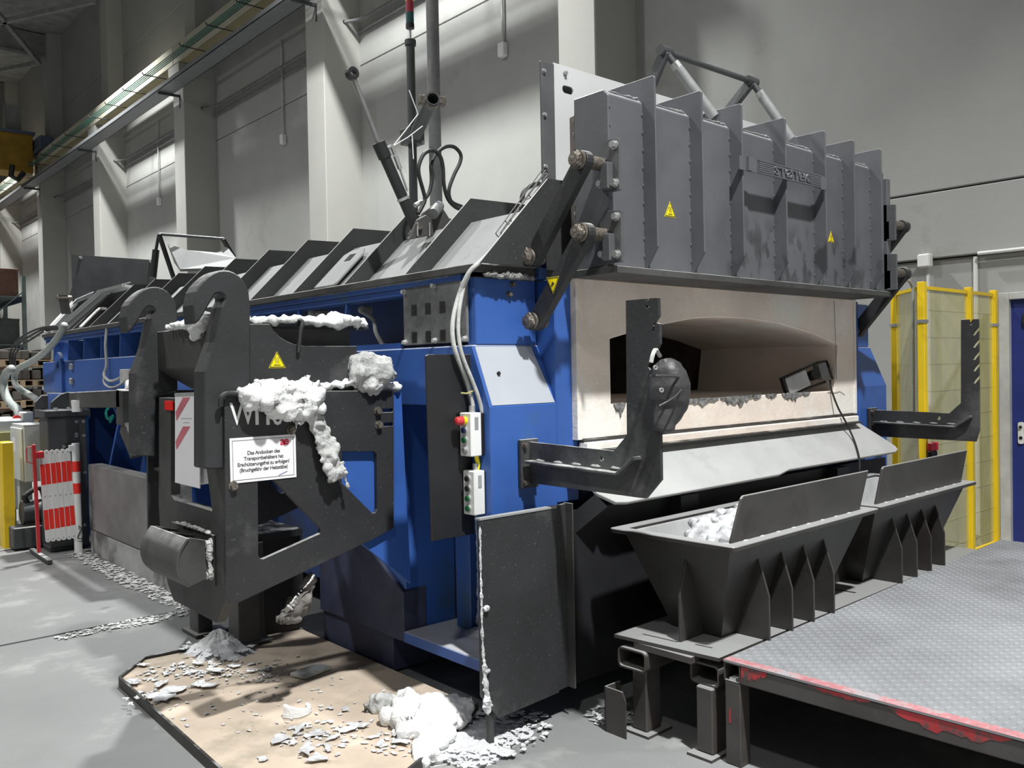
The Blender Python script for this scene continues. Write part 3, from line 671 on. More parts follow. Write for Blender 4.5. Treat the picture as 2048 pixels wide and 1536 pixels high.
# frosted dust on the ledge edges
for k, x in enumerate([2.975]+FXS):
    x1 = (FXS+[DX1])[k]-.01
    lump([(x+.012, DY0+.02, DZ1-.006), ((x+x1)/2, DY0+.018, DZ1-.008), (x1, DY0+.02, DZ1-.006)], [(.006, .004), (.004, .003), (.012, .010)], 30, 8, .5, 40, seed=k).build('dust_ridge', 'dust_sheet', D)
# name plate
yp = 2.583
np_ = [P(1516, 319, 'Y', yp), P(1642, 351, 'Y', yp), P(1642, 375, 'Y', yp), P(1516, 347, 'Y', yp)]
nx0, nx1 = np_[0].x, np_[1].x; nz1 = (np_[0].z+np_[1].z)/2; nz0 = (np_[2].z+np_[3].z)/2
NP = B().box(nx0, nx1, yp, yp+.006, nz0, nz1).build('name_plate', 'door_steel', D)
hgt = nz1-nz0; b = B(); bl = (nx1-nx0)
b.box(nx0, nx1, yp-.005, yp, nz0, nz0+.006).box(nx0, nx1, yp-.005, yp, nz1-.006, nz1)
for i in range(5):
    z = nz0+.014+(hgt-.028)*i/4
    for a_, c_ in ((nx0+.004, nx0+bl*.23), (nx0+bl*.80, nx1-.004)): b.box(a_, c_, yp-.005, yp, z-.0035, z+.0035)
b.build('plate_relief', 'door_steel', D)
text('plate_lettering', 'ST\u00d8TEK', hgt*.92, 'door_steel', (nx0+bl*.515, yp, nz0+hgt*.19), (1, 0, 0), (0, 0, 1), D, 'CENTER', depth=.004, lift=0, bold=.0016, xs=1.5)
bx(nx0-.16, nx0, yp+.006, yp+.012, nz0, nz1).build('plate_bracket', 'door_steel', D)
bx(nx1, nx1+.07, yp+.004, yp+.012, nz0-.004, nz1).build('plate_bracket', 'door_steel', D)
bx(nx0-.10, nx0-.06, yp-.01, yp+.006, nz0, nz1).build('plate_bracket', 'door_steel', D)
def warn_tri(parent, c, s, xd, yd, n, sym='hot', down=False):
    """yellow triangular warning sticker with black border and symbol"""
    c = Vector(c); xd = Vector(xd); yd = Vector(yd); n = Vector(n); sg = -1 if down else 1
    def tri(k): return [c+xd*(s*k*.5*i)+yd*(sg*s*k*j) for i, j in ((-1, -.38), (1, -.38), (0, .52))]
    def plate(k, l, nm, m, par):
        t = tri(k); B().add([p+n*l for p in t]+[p for p in t], [(0, 1, 2), (5, 4, 3), (0, 3, 4, 1), (1, 4, 5, 2), (2, 5, 3, 0)]).build(nm, m, par)
    plate(1.0, .0015, 'warning_sticker', 'sticker_yellow', parent)
    o = B(); t0 = tri(.93); t1 = tri(.80); l = n*.0022
    for i in range(3):
        j = (i+1) % 3; o.add([t0[i]+l, t0[j]+l, t1[j]+l, t1[i]+l], [(0, 1, 2, 3)])
    if sym == 'hot':
        for i in (-1, 0, 1):
            pts = [c+xd*s*(.09*i+.018*math.sin(k*1.5))+yd*s*(-.14+.07*k)+l for k in range(6)]
            o.tube(pts, s*.013, 4)
        o.obox(c-yd*s*.22+l, xd*s*.2, yd*s*.018, n*.0005)
    else:
        o.obox(c+yd*s*.02+xd*s*.02+l, xd*s*.05+yd*s*.05, (yd-xd)*s*.06, n*.0005)
        for i in range(3): o.obox(c-yd*s*.08-xd*s*(.04+.04*i)+l, xd*s*.012, yd*s*.05, n*.0005)
    o.build('sticker_print', 'ink', parent)
warn_tri(D, P(1340, 421, 'Y', DY0), .085, (1, 0, 0), (0, 0, 1), (0, -1, 0))
warn_tri(D, P(1662, 475, 'Y', DY0), .075, (1, 0, 0), (0, 0, 1), (0, -1, 0))
# hinge arms on both sides
ARM = [P(1068, 516, 'X', 2.825), P(1168, 322, 'X', 2.825), P(1074, 643, 'X', 2.825), P(1172, 466, 'X', 2.825)]
for sx in (-1, 1):
    xa = 2.825 if sx < 0 else 5.93; xd_ = XC+sx*(XC-DX0) if sx < 0 else DX1
    for (p0, p1, nm) in (((ARM[0].y, ARM[0].z), (ARM[1].y, ARM[1].z), 1), ((ARM[2].y, ARM[2].z), (ARM[3].y, ARM[3].z), 2)):
        d = Vector((0, p1[0]-p0[0], p1[1]-p0[1])).normalized(); s_ = Vector((0, -d.z, d.y)); w = .045
        A = Vector((xa, p0[0], p0[1])); Bq = Vector((xa, p1[0], p1[1]))
        poly = []
        for k in range(9): th = R(-90+22.5*k); poly.append(Bq+d*math.cos(th)*w+s_*math.sin(th)*w)
        for k in range(9): th = R(90+22.5*k); poly.append(A+d*math.cos(th)*w+s_*math.sin(th)*w)
        arm = B().prism([(p.y, p.z) for p in poly], 'X', xa-.022, xa+.022).build('hinge_arm', 'black_steel', F, bevel=.004)
        for c, ext in ((A, .06), (Bq, .06)):
            e = c.copy(); 
            b = B().cyl((xa+sx*.05, c.y, c.z), (xd_-sx*(-.0) if c is Bq else xa-sx*.05, c.y, c.z), .031, 18).cyl((xa+sx*.075, c.y, c.z), (xa+sx*.05, c.y, c.z), .026, 14)
            b.cyl((xa+sx*.03, c.y, c.z), (xa+sx*.045, c.y, c.z), .042, 18)
            b.build('hinge_pin', 'grease_steel', arm, smooth=True)
        if sx < 0:
            # grease clots round the pin ends
            for c, kk in ((A, nm), (Bq, nm+5)):
                lump([(xa-.078, c.y, c.z), (xa-.06, c.y, c.z), (xa-.04, c.y, c.z)], [(.02, .02), (.034, .034), (.04, .04)], 14, 14, .35, 45, seed=kk).build('grease_clot', 'grease_steel', arm)
            if nm == 2:
                c = P(1106, 568, 'X', xa-.022); warn_tri(arm, (xa-.022, c.y, c.z), .085, (0, -1, 0), (0, 0, 1), (-1, 0, 0), 'hand', True)
        # bracket plate on the door side
        br = B().prism([(p1[0]-.10, p1[1]-.13), (p1[0]-.10, p1[1]+.10), (p1[0]-.02, p1[1]+.11), (p1[0]+.03, p1[1]+.06), (p1[0]+.03, p1[1]-.05), (p1[0]-.0, p1[1]-.13)], 'X', xd_+sx*.0, xd_+sx*.015).build('hinge_bracket', 'shield_grey', F, bevel=.002)
        bx(min(xd_, xd_+sx*.05), max(xd_, xd_+sx*.05), p1[0]-.06, p1[0]-.015, p1[1]-.12, p1[1]).build('hinge_web', 'shield_grey', F, bevel=.003)
        for dy, dz in ((-.075, .075), (-.075, -.095), (.01, -.085)): bolt(F, (xd_+sx*.015, p1[0]+dy, p1[1]+dz), (sx, 0, 0), .016, .02)
# splash shield standing behind the door
b = B().prism([(3.13, 2.08), (5.55, 2.08), (5.55, 3.16), (3.13, 3.16)], 'Y', 3.2, 3.208, [rrect(3.19, 3.27, 3.02, 3.06, .019)]).build('heat_shield', 'white_sheet', F)
bx(3.04, 3.13, 3.196, 3.212, 2.06, 3.15).build('shield_flange', 'shield_grey', F, bevel=.002)
bx(3.16, 3.30, 3.23, 3.235, 2.99, 3.09).build('slot_backing', 'plastic_black', F)  # black sheet added behind the slot so the opening looks dark
for z in (2.35, 2.62, 2.88, 3.10): bolt(F, (3.055, 3.196, z), (0, -1, 0), .009, .01)
bolt(F, (3.21, 3.2, 3.12), (0, -1, 0), .011, .012)
# lifting linkage above the door
for (a_, b_, t_) in (((1300, 175), (1330, 102), (1396, 190)), ((1470, 205), (1503, 163), (1556, 240))):
    A = P(*a_, 'Y', 3.05); Bq = P(*b_, 'Y', 2.95); T = P(*t_, 'Y', 2.83)
    B().bar(A-(Bq-A)*.9, Bq, .03, .07, (0, 1, .2)).build('lift_lever', 'post_dark', F, bevel=.006)
    M1 = Bq.lerp(T, .28); M2 = Bq.lerp(T, .40)
    B().cyl(Bq+Vector((-.04, 0, 0)), Bq+Vector((.045, 0, 0)), .028, 14).cyl(Bq, M1, .018, 10).build('clevis', 'post_dark', F, smooth=True)
    B().cyl(M1, M2, .028, 8).build('lock_nut', 'zinc', F)
    B().cyl(M2, T-(Bq-T)*.5, .028, 14).build('turnbuckle', 'turn_grey', F, smooth=True)
B().cyl(P(1330, 104, 'Y', 2.95), P(1503, 163, 'Y', 2.95), .016, 10).build('cross_rod', 'post_dark', F, smooth=True)

# ---------------- tool rests projecting from the front
def tool_rest(name, x, label, notches):
    t = thing(name, label, 'tool rest', (x, 2.97, 1.06), 'tool rests on the furnace front')
    out = [(2.98, 1.262), (2.452, 1.250), (2.378, 1.32), (2.372, 1.872)]
    top = 1.872
    if notches == 'big':
        out += [(2.268, 1.872), (2.268, 1.845)]+arc(2.258, 1.842, .010, 180, 360, 5)[::1]+[(2.248, 1.872), (2.205, 1.870), (2.203, 1.80), (2.235, 1.765)]
        out += arc(2.235, 1.752, .012, 120, 300, 5)+[(2.215, 1.772), (2.200, 1.768), (2.200, 1.69), (2.245, 1.625), (2.262, 1.60)]
        out += [(2.25, 1.585), (2.222, 1.61), (2.205, 1.606), (2.205, 1.45)]
    else:
        out = [(y+.085, z) if False else (y, z) for y, z in out]
        out += [(2.318, 1.872), (2.318, 1.845)]+arc(2.308, 1.842, .010, 180, 360, 5)+[(2.298, 1.872), (2.262, 1.870)]
        for zz in (1.80, 1.72, 1.64, 1.565, 1.485): out += [(2.262, zz+.02), (2.290, zz-.015)]+[(2.297, zz-.03), (2.285, zz-.035), (2.262, zz-.005)]
    e = 2.205 if notches == 'big' else 2.262
    out += [(e, 1.15), (2.285, 1.068), (2.98, 1.072)]
    B().prism(out, 'X', x-.008, x+.008, [arc(2.52, 1.215, .012, 0, 330, 11)]).build('rest_plate', 'black_steel', t, bevel=.002)
    B().prism([(2.96, 1.168), (2.40, 1.155), (2.30, 1.225), (2.305, 1.24), (2.405, 1.167), (2.96, 1.18)], 'X', x-.055, x-.008).build('stiffener', 'black_steel', t, bevel=.002)
    bx(x-.06, x+.05, 2.975, 2.995, 1.05, 1.275).build('base_plate', 'black_steel', t, bevel=.002)
    for z in (1.075, 1.25): bolt(t, (x-.04, 2.975, z), (0, -1, 0), .011, .014, 'grease_steel')
    for k in range(5): lump([(x-.010, 2.93-.115*k, 1.181), (x-.010, 2.90-.115*k, 1.180), (x-.010, 2.87-.115*k, 1.179)], [(.008, .006)]*3, 10, 8, .3, 40, seed=k).build('weld_bead', 'dust_sheet', t)
    return t
tool_rest('tool_rest', 2.717, 'black steel tool rest with curved notches holding the leather helmet', 'big')
tool_rest('tool_rest', 6.05, 'black steel tool rest with slanted notches in front of the yellow fence', 'small')
# ------------------------------------------------------------------ black docking frame with two hooks
def XZ(pts, y): return [(lambda q: (q.x, q.z))(P(a, b, 'Y', y)) for a, b in pts]
def YZ(pts, x): return [(lambda q: (q.y, q.z))(P(a, b, 'X', x)) for a, b in pts]
KS = .774                                # the frame hangs on the furnace side, clear of the floor
YN, YFH = 3.60, 3.60+1.1*KS
def ZK(z): return 1.6+(z-1.6)*KS
K = thing('docking_frame', 'black steel docking frame with two tall hooks and rounded bumper at the furnace side', 'docking frame', (1.9, 4.0, .3))
hook = [(389, 649), (385, 610), (391, 583), (398, 571), (407, 561), (417, 552), (428, 545), (438, 541), (448, 540), (459, 541), (469, 545), (479, 552), (487, 562), (494, 573), (498, 583), (501, 612),
        (501, 785), (453, 800), (452, 938), (408, 938), (408, 743), (429, 684), (443, 614), (451, 600), (450, 592), (445, 587), (438, 585), (431, 588), (425, 597), (414, 617), (400, 640)]
hp = XZ(hook, YN)
h1 = B().prism(hp, 'Y', YN, YN+.116).build('hook', 'black_steel', K, bevel=.006)
copy_part(h1, K, (0, YFH-YN, 0))
# front (signed) side plate with two windows and slots
wp = [(449, 800), (458, 786), (470, 783), (784, 781), (788, 786), (788, 1056), (748, 1078), (476, 1206), (458, 1207), (452, 1195)]
w1 = [(516, 958), (517, 1110), (520, 1117), (526, 1118), (640, 1067), (642, 1058), (545, 958)]
w2 = [(684, 903), (749, 903), (754, 909), (755, 1018), (751, 1026), (744, 1026), (684, 966)]
s1 = [(756, 818), (786, 817), (786, 824), (756, 825)]; s2 = [(757, 846), (786, 845), (786, 852), (757, 853)]
yp_ = YN-.025
B().prism(XZ(wp, yp_), 'Y', yp_, yp_+.022, [XZ(w, yp_) for w in (w1, w2, s1, s2)]).build('side_plate', 'black_steel', K, bevel=.002)
B().prism([(x+.01, z) for x, z in XZ(wp, yp_)], 'Y', YFH+.1, YFH+.12, [[(x+.01, z) for x, z in XZ(w, yp_)] for w in (w1, w2)]).build('side_plate', 'black_steel', K)
for px, py in ((755, 822), (757, 850), (582, 860), (466, 972)): bolt(K, P(px, py, 'Y', yp_), (0, -1, 0), .016, .018, 'grease_steel')
# grab handle and rounded pipe loop at the upper corner
B().tube(spline([P(441, 812, 'Y', yp_-.01), P(443, 795, 'Y', yp_-.02), P(455, 787, 'Y', yp_-.02), P(480, 788, 'Y', yp_-.02)], 6), .012, 8).build('edge_pipe', 'black_steel', K)
# front frame facing away from the furnace, with window
XFp = 1.965*KS
fp = [(318, 795), (450, 800), (452, 1195), (432, 1246), (386, 1221), (357, 1206), (347, 1200), (335, 1167), (322, 1100), (317, 1000)]
fw = [(341, 806), (342, 990), (348, 999), (424, 1022), (420, 990), (412, 930), (409, 880), (409, 806)]
B().prism(YZ(fp, XFp), 'X', XFp, XFp+.046, [YZ(fw, XFp)]).build('front_plate', 'sooty_steel', K, bevel=.003)
q = [P(x, y, 'X', XFp) for x, y in ((332, 801), (348, 801), (348, 821), (332, 821))]
bx(XFp-.008, XFp, q[1].y, q[0].y, q[2].z, q[0].z).build('red_reflector', 'bright_red', K, bevel=.002)
bx(XFp+.02, XFp+.1, YN+.03, YFH+.08, ZK(.98), ZK(1.0)).build('cross_bar', 'sooty_steel', K)
bx(XFp+.05, 2.1, YN+.05, YFH+.08, ZK(1.40), ZK(1.42)).build('shelf', 'sooty_steel', K)
# container body between the hooks, tapered underside and lid flange
b = B(); x0, x1, ya, yb = 2.0*KS, 2.86*KS, YN+.116, YFH+.015
z1_, z0_, zt = ZK(1.885), ZK(1.64), ZK(1.50)
b.add([(x0, ya, z1_), (x1, ya, z1_), (x1, yb, z1_), (x0, yb, z1_), (x0, ya, z0_), (x1, ya, z0_), (x1, yb, z0_), (x0, yb, z0_), (x0+.155, ya+.08, zt), (x1, ya+.08, zt), (x1, yb-.08, zt), (x0+.155, yb-.08, zt)],
      [(3, 2, 1, 0), (0, 1, 5, 4), (1, 2, 6, 5), (2, 3, 7, 6), (3, 0, 4, 7), (4, 5, 9, 8), (5, 6, 10, 9), (6, 7, 11, 10), (7, 4, 8, 11), (8, 9, 10, 11)])
b.build('container', 'sooty_steel', K, bevel=.004)
up = [(453, 790), (452, 648), (540, 648), (548, 662), (560, 674), (575, 683), (590, 689), (604, 692), (714, 692), (714, 770), (700, 790)]
B().prism(XZ(up, YN+.025), 'Y', YN+.025, YN+.045).build('container_face', 'black_steel', K, bevel=.002)
c0, c1 = P(556, 666, 'Y', YN+.12), P(736, 668, 'Y', YN+.12)
bx(2.03*KS, c1.x, YN+.11, YFH, ZK(1.868), ZK(1.89)).build('lid_flange', 'black_steel', K, bevel=.003)
a_ = P(600, 650, 'Y', YN+.02)
B().tube(spline([P(598, 648, 'Y', YN+.08), P(600, 640, 'Y', YN+.025), P(605, 646, 'Y', YN+.01), P(601, 665, 'Y', YN+.01), P(597, 705, 'Y', YN+.012)], 5), .0095, 6).build('lid_hook', 'black_steel', K)
warn_tri(K, P(554, 722, 'Y', YN+.025), .082, (1, 0, 0), (0, 0, 1), (0, -1, 0))
# bumper: curved sheet on a back plate with ribs and bolts
xb = 1.955*KS
qa, qb = P(427, 1072, 'X', xb), P(343, 1042, 'X', xb); zb0 = P(424, 1170, 'X', xb).z; ztop = (qa.z+qb.z)/2
bx(xb, xb+.012, qa.y, qb.y, zb0, ztop).build('bumper_plate', 'sooty_steel', K, bevel=.002)
e = [P(x, y, 'Y', qa.y+.02) for x, y in ((374, 1077), (364, 1092), (356, 1108), (352, 1126), (353, 1143), (360, 1160), (376, 1175))]
e = spline(e, 4); prof = [(v.x, v.z) for v in e]; inner = [(x+.012, z-.002) for x, z in prof[::-1]]
B().prism(prof+inner, 'Y', qa.y+.02, qb.y-.03).build('bumper_sheet', 'sooty_steel', K, bevel=.001)
for k in range(3):
    y = qa.y+.03+(qb.y-qa.y-.09)*k/2
    B().prism([(x+.013, z) for x, z in prof]+[(xb, prof[-1][1]+.03), (xb, ztop-.03)], 'Y', y, y+.012).build('bumper_rib', 'sooty_steel', K)
for z in (ztop-.04, zb0+.045):
    bolt(K, (xb, qa.y+.03, z), (-1, 0, 0), .018, .022, 'cable_grey')
lump([(xb-.01, qa.y+.02, ztop-.04), (xb-.012, qa.y+.02, (ztop+zb0)/2), (xb-.01, qa.y+.02, zb0+.03)], [(.012, .014)]*3, 40, 8, .6, 25, up=(0, 1, 0)).build('dust_crust', 'cable_grey', K)
lump([(xb+.0, qa.y+.03, ztop+.004), (xb, (qa.y+qb.y)/2, ztop+.008), (xb, qb.y-.05, ztop+.003)], [(.012, .008)]*3, 60, 8, .9, 25).build('dust_crust', 'wool_dirty', K)
# floor standing support legs behind it, below the furnace side
SS = thing('support_legs', 'pair of dark steel support legs standing in dross below the docking frame', 'support', (2.2, 5.0, 0))
bx(2.06, 2.19, 4.74, 4.88, .06, .62).build('leg', 'sooty_steel', SS, bevel=.004)
bx(2.19, 2.24, 4.78, 4.88, .06, .62).build('leg_web', 'sooty_steel', SS, bevel=.004)
bx(2.03, 2.12, 5.26, 5.4, .022, .62).build('leg', 'sooty_steel', SS, bevel=.004)
bx(2.0, 2.2, 5.22, 5.45, .004, .022).build('foot_plate', 'beam_steel', SS)
bx(2.04, 2.26, 4.72, 4.9, .052, .06).build('foot_plate', 'beam_steel', SS)
bx(2.04, 2.5, 4.8, 5.42, .62, .66).build('cross_head', 'black_clean', SS)
bx(2.24, 2.52, 4.84, 4.86, .05, .62).build('dark_void_plate', 'black_clean', SS)  # black sheet added to imitate the dark void beside the legs
# stencilled number
for ch, px, xs_ in (('W', 460, .78), ('1', 499, 1.0), ('1', 521, 1.0), ('0', 543, .85)):
    a = P(px, 850, 'Y', yp_); text('stencil_lettering', ch, .136, 'white_paint', (a.x, yp_, a.z), (1, 0, 0), (0, 0, 1), K, lift=.002, bold=.001, xs=xs_)

# paper notice
sg = [P(x, y, 'Y', yp_-.004) for x, y in ((459, 876), (591, 869), (592, 955), (460, 967))]
sx0, sx1 = sg[0].x, sg[1].x; sz1 = (sg[0].z+sg[1].z)/2; sz0 = (sg[2].z+sg[3].z)/2; ys = yp_-.004
S = thing('notice', 'white framed paper notice with four lines of German text on the docking frame', 'sign', (sx0, ys, sz0))
bx(sx0, sx1, ys, ys+.003, sz0, sz1).build('sheet', 'paper', S)
wS, hS = sx1-sx0, sz1-sz0
b = B(); i_ = .011
for r0 in ((sx0+i_, sx1-i_, sz0+i_, sz0+i_+.0016), (sx0+i_, sx1-i_, sz1-i_-.0016, sz1-i_), (sx0+i_, sx0+i_+.0016, sz0+i_, sz1-i_), (sx1-i_-.0016, sx1-i_, sz0+i_, sz1-i_)):
    b.box(r0[0], r0[1], ys-.0008, ys, r0[2], r0[3])
b.build('border', 'ink', S)
lines = ['Das Andocken des', 'Transportbeh\u00e4lters hat', 'Ersch\u00fctterungsfrei zu erfolgen!', '(Bruchgefahr der Heizst\u00e4be)']
for k, t_ in enumerate(lines):
    text('print_line', t_, hS*.118, 'ink', (sx0+wS*.5, ys, sz0+hS*(.61-.125*k)), (1, 0, 0), (0, 0, 1), S, 'CENTER', lift=.001, space=.88, bold=.0002)
text('logo', 'ae', hS*.27, 'logo_red', (sx0+wS*.755, ys, sz0+hS*.775), (1, 0, 0), (0, 0, 1), S, lift=.001, bold=.0012, space=.8)
B().tube([(sx0+wS*(.72+.017*k), ys-.001, sz0+hS*(.075+.010*k+(.014 if k % 2 else 0))) for k in range(9)], .0012, 4).build('signature', 'ink_blue', S)
# striped hanging signs in the window of the docking frame
xs = XFp-.02
hs = YZ([(350, 791), (398, 789), (399, 977), (350, 965)], xs)
S2 = thing('striped_sign', 'narrow white hanging sign with two pale red diagonal stripes', 'sign', (xs, hs[0][0], hs[3][1]))
B().prism(hs, 'X', xs, xs+.004).build('sheet', 'paper', S2)
for py in (795, 853):
    st = YZ([(366, py), (380, py), (353, py+46), (351, py+18+12)], xs-.001); B().prism(st, 'X', xs-.0015, xs).build('stripe', 'stripe_pink', S2)
B().prism(YZ([(349, 786), (399, 784), (399, 790), (349, 792)], xs-.003), 'X', xs-.003, xs+.006).build('clip_rail', 'conduit_grey', S2)
for py, n_w in ((837, 7), (845, 4)):                # faint worn print, not legible
    for i in range(n_w):
        a = P(374-3.2*n_w/2+3.2*i, py, 'X', xs); bx(xs-.001, xs, a.y-.009, a.y+.002, a.z-.002, a.z+.002).build('faded_print', 'ink_grey', S2)
hs = YZ([(398, 800), (404, 860), (413, 930), (420, 967), (397, 970)], xs+.03)
S3 = tag(B().prism(hs, 'X', xs+.03, xs+.034).build('blank_sign', 'paper'), 'blank white sheet showing behind the striped hanging sign', 'sign')

# ------------------------------------------------------------------ ceramic fibre wool torn from the seals
def wool(name, label, pts, rad, m='wool', ks=1.0, **k):
    rad = [(a*ks, b*ks) for a, b in rad]
    return tag(fluff(name, m, pts, rad, **k), label, 'insulation wool')
wool('fibre_blanket', 'long white fibre blanket lying on top of the docking container', [P(500, 644, 'Y', YN+.11), P(560, 640, 'Y', YN+.11), P(620, 643, 'Y', YN+.11), P(680, 643, 'Y', YN+.11), P(722, 649, 'Y', YN+.11)],
     [(.10, .024), (.10, .026), (.11, .024), (.12, .034), (.10, .026)], n=86, amp=.016, freq=16, seed=2, ks=.774)
wool('fibre_clump', 'small white fibre clump drooping between the two hooks', [P(336, 656, 'X', 1.99*KS), P(365, 650, 'X', 1.98*KS), P(395, 649, 'X', 1.97*KS), P(412, 644, 'X', 1.98*KS)],
     [(.03, .012), (.05, .025), (.06, .035), (.05, .04)], n=30, seed=3, ks=.774)
wool('fibre_tuft', 'white fibre tuft hanging over the container edge beside the near hook', [P(408, 643, 'X', 1.97*KS), P(398, 655, 'X', 1.94*KS), P(390, 668, 'X', 1.94*KS), P(388, 677, 'X', 1.95*KS)],
     [(.04, .03), (.045, .03), (.03, .02), (.015, .012)], n=30, seed=5, ks=.774, up=(1, 0, 0))
yw = yp_-.035
wool('fibre_blanket', 'torn white fibre blanket covering the stencilled number on the docking frame',
     [P(484, 784, 'Y', yw), P(515, 794, 'Y', yw), P(555, 797, 'Y', yw), P(600, 802, 'Y', yw), P(636, 796, 'Y', yw)],
     [(.03, .025), (.04, .085), (.04, .09), (.045, .11), (.04, .06)], n=140, amp=.028, freq=13, seed=8, ks=.774)
wool('fibre_strip', 'flat crumbly fibre strip lying along the top edge of the docking plate',
     [P(560, 770, 'Y', yp_+.04), P(640, 770, 'Y', yp_+.04), P(720, 768, 'Y', yp_+.05), P(796, 774, 'Y', yp_+.05)],
     [(.07, .03), (.07, .026), (.07, .026), (.05, .022)], n=86, amp=.018, freq=18, seed=11, ks=.774)
wool('fibre_strip', 'long fibre strip hanging down across the docking plate window',
     [P(612, 812, 'Y', yw), P(637, 850, 'Y', yw), P(652, 890, 'Y', yw-.01), P(665, 930, 'Y', yw-.02), P(673, 960, 'Y', yw-.02)],
     [(.055, .02), (.06, .02), (.062, .02), (.066, .018), (.07, .016)], 'wool_dirty', n=100, amp=.016, freq=18, seed=14, ks=.774, up=(0, 1, 0))
wool('fibre_tuft', 'thin ragged fibre tuft dangling beside the long hanging strip', [P(684, 925, 'Y', yw-.02), P(690, 950, 'Y', yw-.02), P(694, 974, 'Y', yw-.02)], [(.012, .010), (.013, .010), (.009, .008)], 'wool_dirty', n=30, vox=.004, amp=.006, freq=40, seed=17, ks=.774, up=(0, 1, 0))
wool('fibre_clump', 'dirty fibre and dross clump wedged beside the blue housing', [P(726, 716, 'Y', YN-.0), P(735, 745, 'Y', YN-.0), P(762, 764, 'Y', YN-.02)], [(.05, .04), (.09, .06), (.12, .05)], 'wool_dirty', n=80, amp=.022, freq=20, seed=19, ks=.774, up=(0, 1, 0))
wool('fibre_tuft', 'dark scorched fibre rag hanging under the docking plate', [P(622, 1150, 'Y', 3.66), P(612, 1190, 'Y', 3.66), P(590, 1225, 'Y', 3.66), P(560, 1240, 'Y', 3.66)], [(.02, .015), (.06, .03), (.06, .04), (.012, .01)], 'wool_dark', n=40, amp=.02, freq=18, seed=23, ks=.774, up=(0, 1, 0))
wool('foil_strip', 'silver foil strip curling under the docking plate', [P(628, 1150, 'Y', 3.6), P(618, 1165, 'Y', 3.6), P(606, 1178, 'Y', 3.6), P(580, 1215, 'Y', 3.6)], [(.014, .005), (.01, .005), (.006, .005), (.03, .006)], 'alu_flake', n=30, vox=.004, amp=.005, freq=40, seed=24, ks=.774, up=(0, 1, 0))
# ------------------------------------------------------------------ floor tray with boards and debris
tp = [(1.41, 4.713), (1.612, 4.945), (2.505, 4.87), (2.505, 3.15), (2.07, 2.905), (1.80, 2.78), (1.36, 3.05)]
T = thing('drip_tray', 'large beige boarded drip tray with black steel rim on the floor below the docking frame', 'tray', (1.9, 3.9, 0))
B().prism(tp, 'Z', .004, .036).build('board', 'tray_board', T)
n_ = len(tp)
for i in range(n_):
    a, b_ = Vector((*tp[i], .0)), Vector((*tp[(i+1) % n_], .0)); d = (b_-a).normalized(); o_ = Vector((d.y, -d.x, 0))*(-.006)
    if (a+b_).x/2 > 2.49: continue
    B().bar(a+o_+Vector((0, 0, .026)), b_+o_+Vector((0, 0, .026)), .012, .05).build('rim', 'tray_edge', T)
rg = random.Random(11)
zt_ = .0365
# big crumpled flakes, each on its own
spots = [(285, 1333), (330, 1350), (320, 1372), (345, 1385), (268, 1367), (395, 1330), (330, 1400), (400, 1372), (420, 1375), (312, 1395), (585, 1458), (600, 1462), (630, 1472), (668, 1478), (700, 1462), (720, 1455),
         (690, 1485), (612, 1505), (635, 1522), (800, 1490), (820, 1465), (790, 1470), (760, 1490), (470, 1335), (500, 1345), (660, 1418), (690, 1420), (560, 1480), (525, 1520), (850, 1480), (450, 1320), (380, 1348), (430, 1345), (360, 1330), (655, 1500), (742, 1478)]
for k, (x, y) in enumerate(spots):
    c = P(x, y, 'Z', zt_)
    tag(flake(c, rg.uniform(.025, .065), rg, .26).build('metal_flake', 'alu_flake'), 'crumpled silver aluminium flake lying on the beige drip tray', 'metal flake', 'aluminium flakes on the drip tray')
def crumbs(name, label, cx, cy, z, rx, ry, n, smin, smax, m, parentless=True):
    b = B()
    for i in range(n):
        a = rg.random()*6.28; r = rg.random()**.6; s = rg.uniform(smin, smax)
        f = flake((cx+rx*r*math.cos(a), cy+ry*r*math.sin(a), z), s, rg, .3); b.add(f.v, f.f)
    o = stuff(b.build(name, m)); return tag(o, label, 'debris')
crumbs('metal_crumbs', 'fine aluminium crumbs scattered over the drip tray', 1.9, 4.0, zt_, .5, .85, 150, .003, .016, 'grey_crumbs')
for (px, py), n_, rx_ in (((330, 1345), 60, .14), ((430, 1338), 70, .16), ((520, 1345), 60, .2), ((300, 1395), 40, .12), ((640, 1480), 60, .2), ((790, 1485), 40, .15)):
    c = P(px, py, 'Z', zt_); crumbs('metal_crumbs', 'loose aluminium scraps sprinkled on the drip tray', c.x, c.y, zt_, rx_, rx_, n_, .005, .022, 'alu_flake')['group'] = 'loose scraps on the drip tray'
c = P(440, 1300, 'Z', .03)
tag(heap(c.x, c.y, .03, .2, .24, .12, 26, 9, .35, 4).build('dross_heap', 'dross', smooth=20), 'grey heap of flaky dross around the docking frame legs', 'dross heap')
crumbs('metal_crumbs', 'loose grey flakes on the dross heap by the docking legs', c.x+.02, c.y, .05, .22, .22, 160, .008, .03, 'dross')
c = P(930, 1490, 'Z', 0)
tag(heap(c.x+.05, c.y+.02, 0, .30, .22, .04, 26, 9, .35, 9).build('dross_heap', 'dross', smooth=20), 'silvery dross heap at the foot of the black splash panel', 'dross heap')
crumbs('metal_crumbs', 'silver flakes strewn around the foot of the black splash panel', c.x+.08, c.y+.02, .012, .36, .26, 420, .006, .026, 'alu_flake')
c = P(1230, 1430, 'Z', 0)
crumbs('metal_crumbs', 'grey crumbs gathered against the small floor bracket', c.x-.03, c.y, .002, .12, .12, 120, .006, .022, 'alu_flake')
crumbs('metal_crumbs', 'grey rubble line along the foot of the plinth', 2.2, 7.2, .005, .1, 1.3, 420, .008, .03, 'grey_crumbs')
crumbs('metal_crumbs', 'pale crumbs along the floor joint', 1.85, 5.84, .001, .5, .09, 240, .006, .022, 'grey_crumbs')
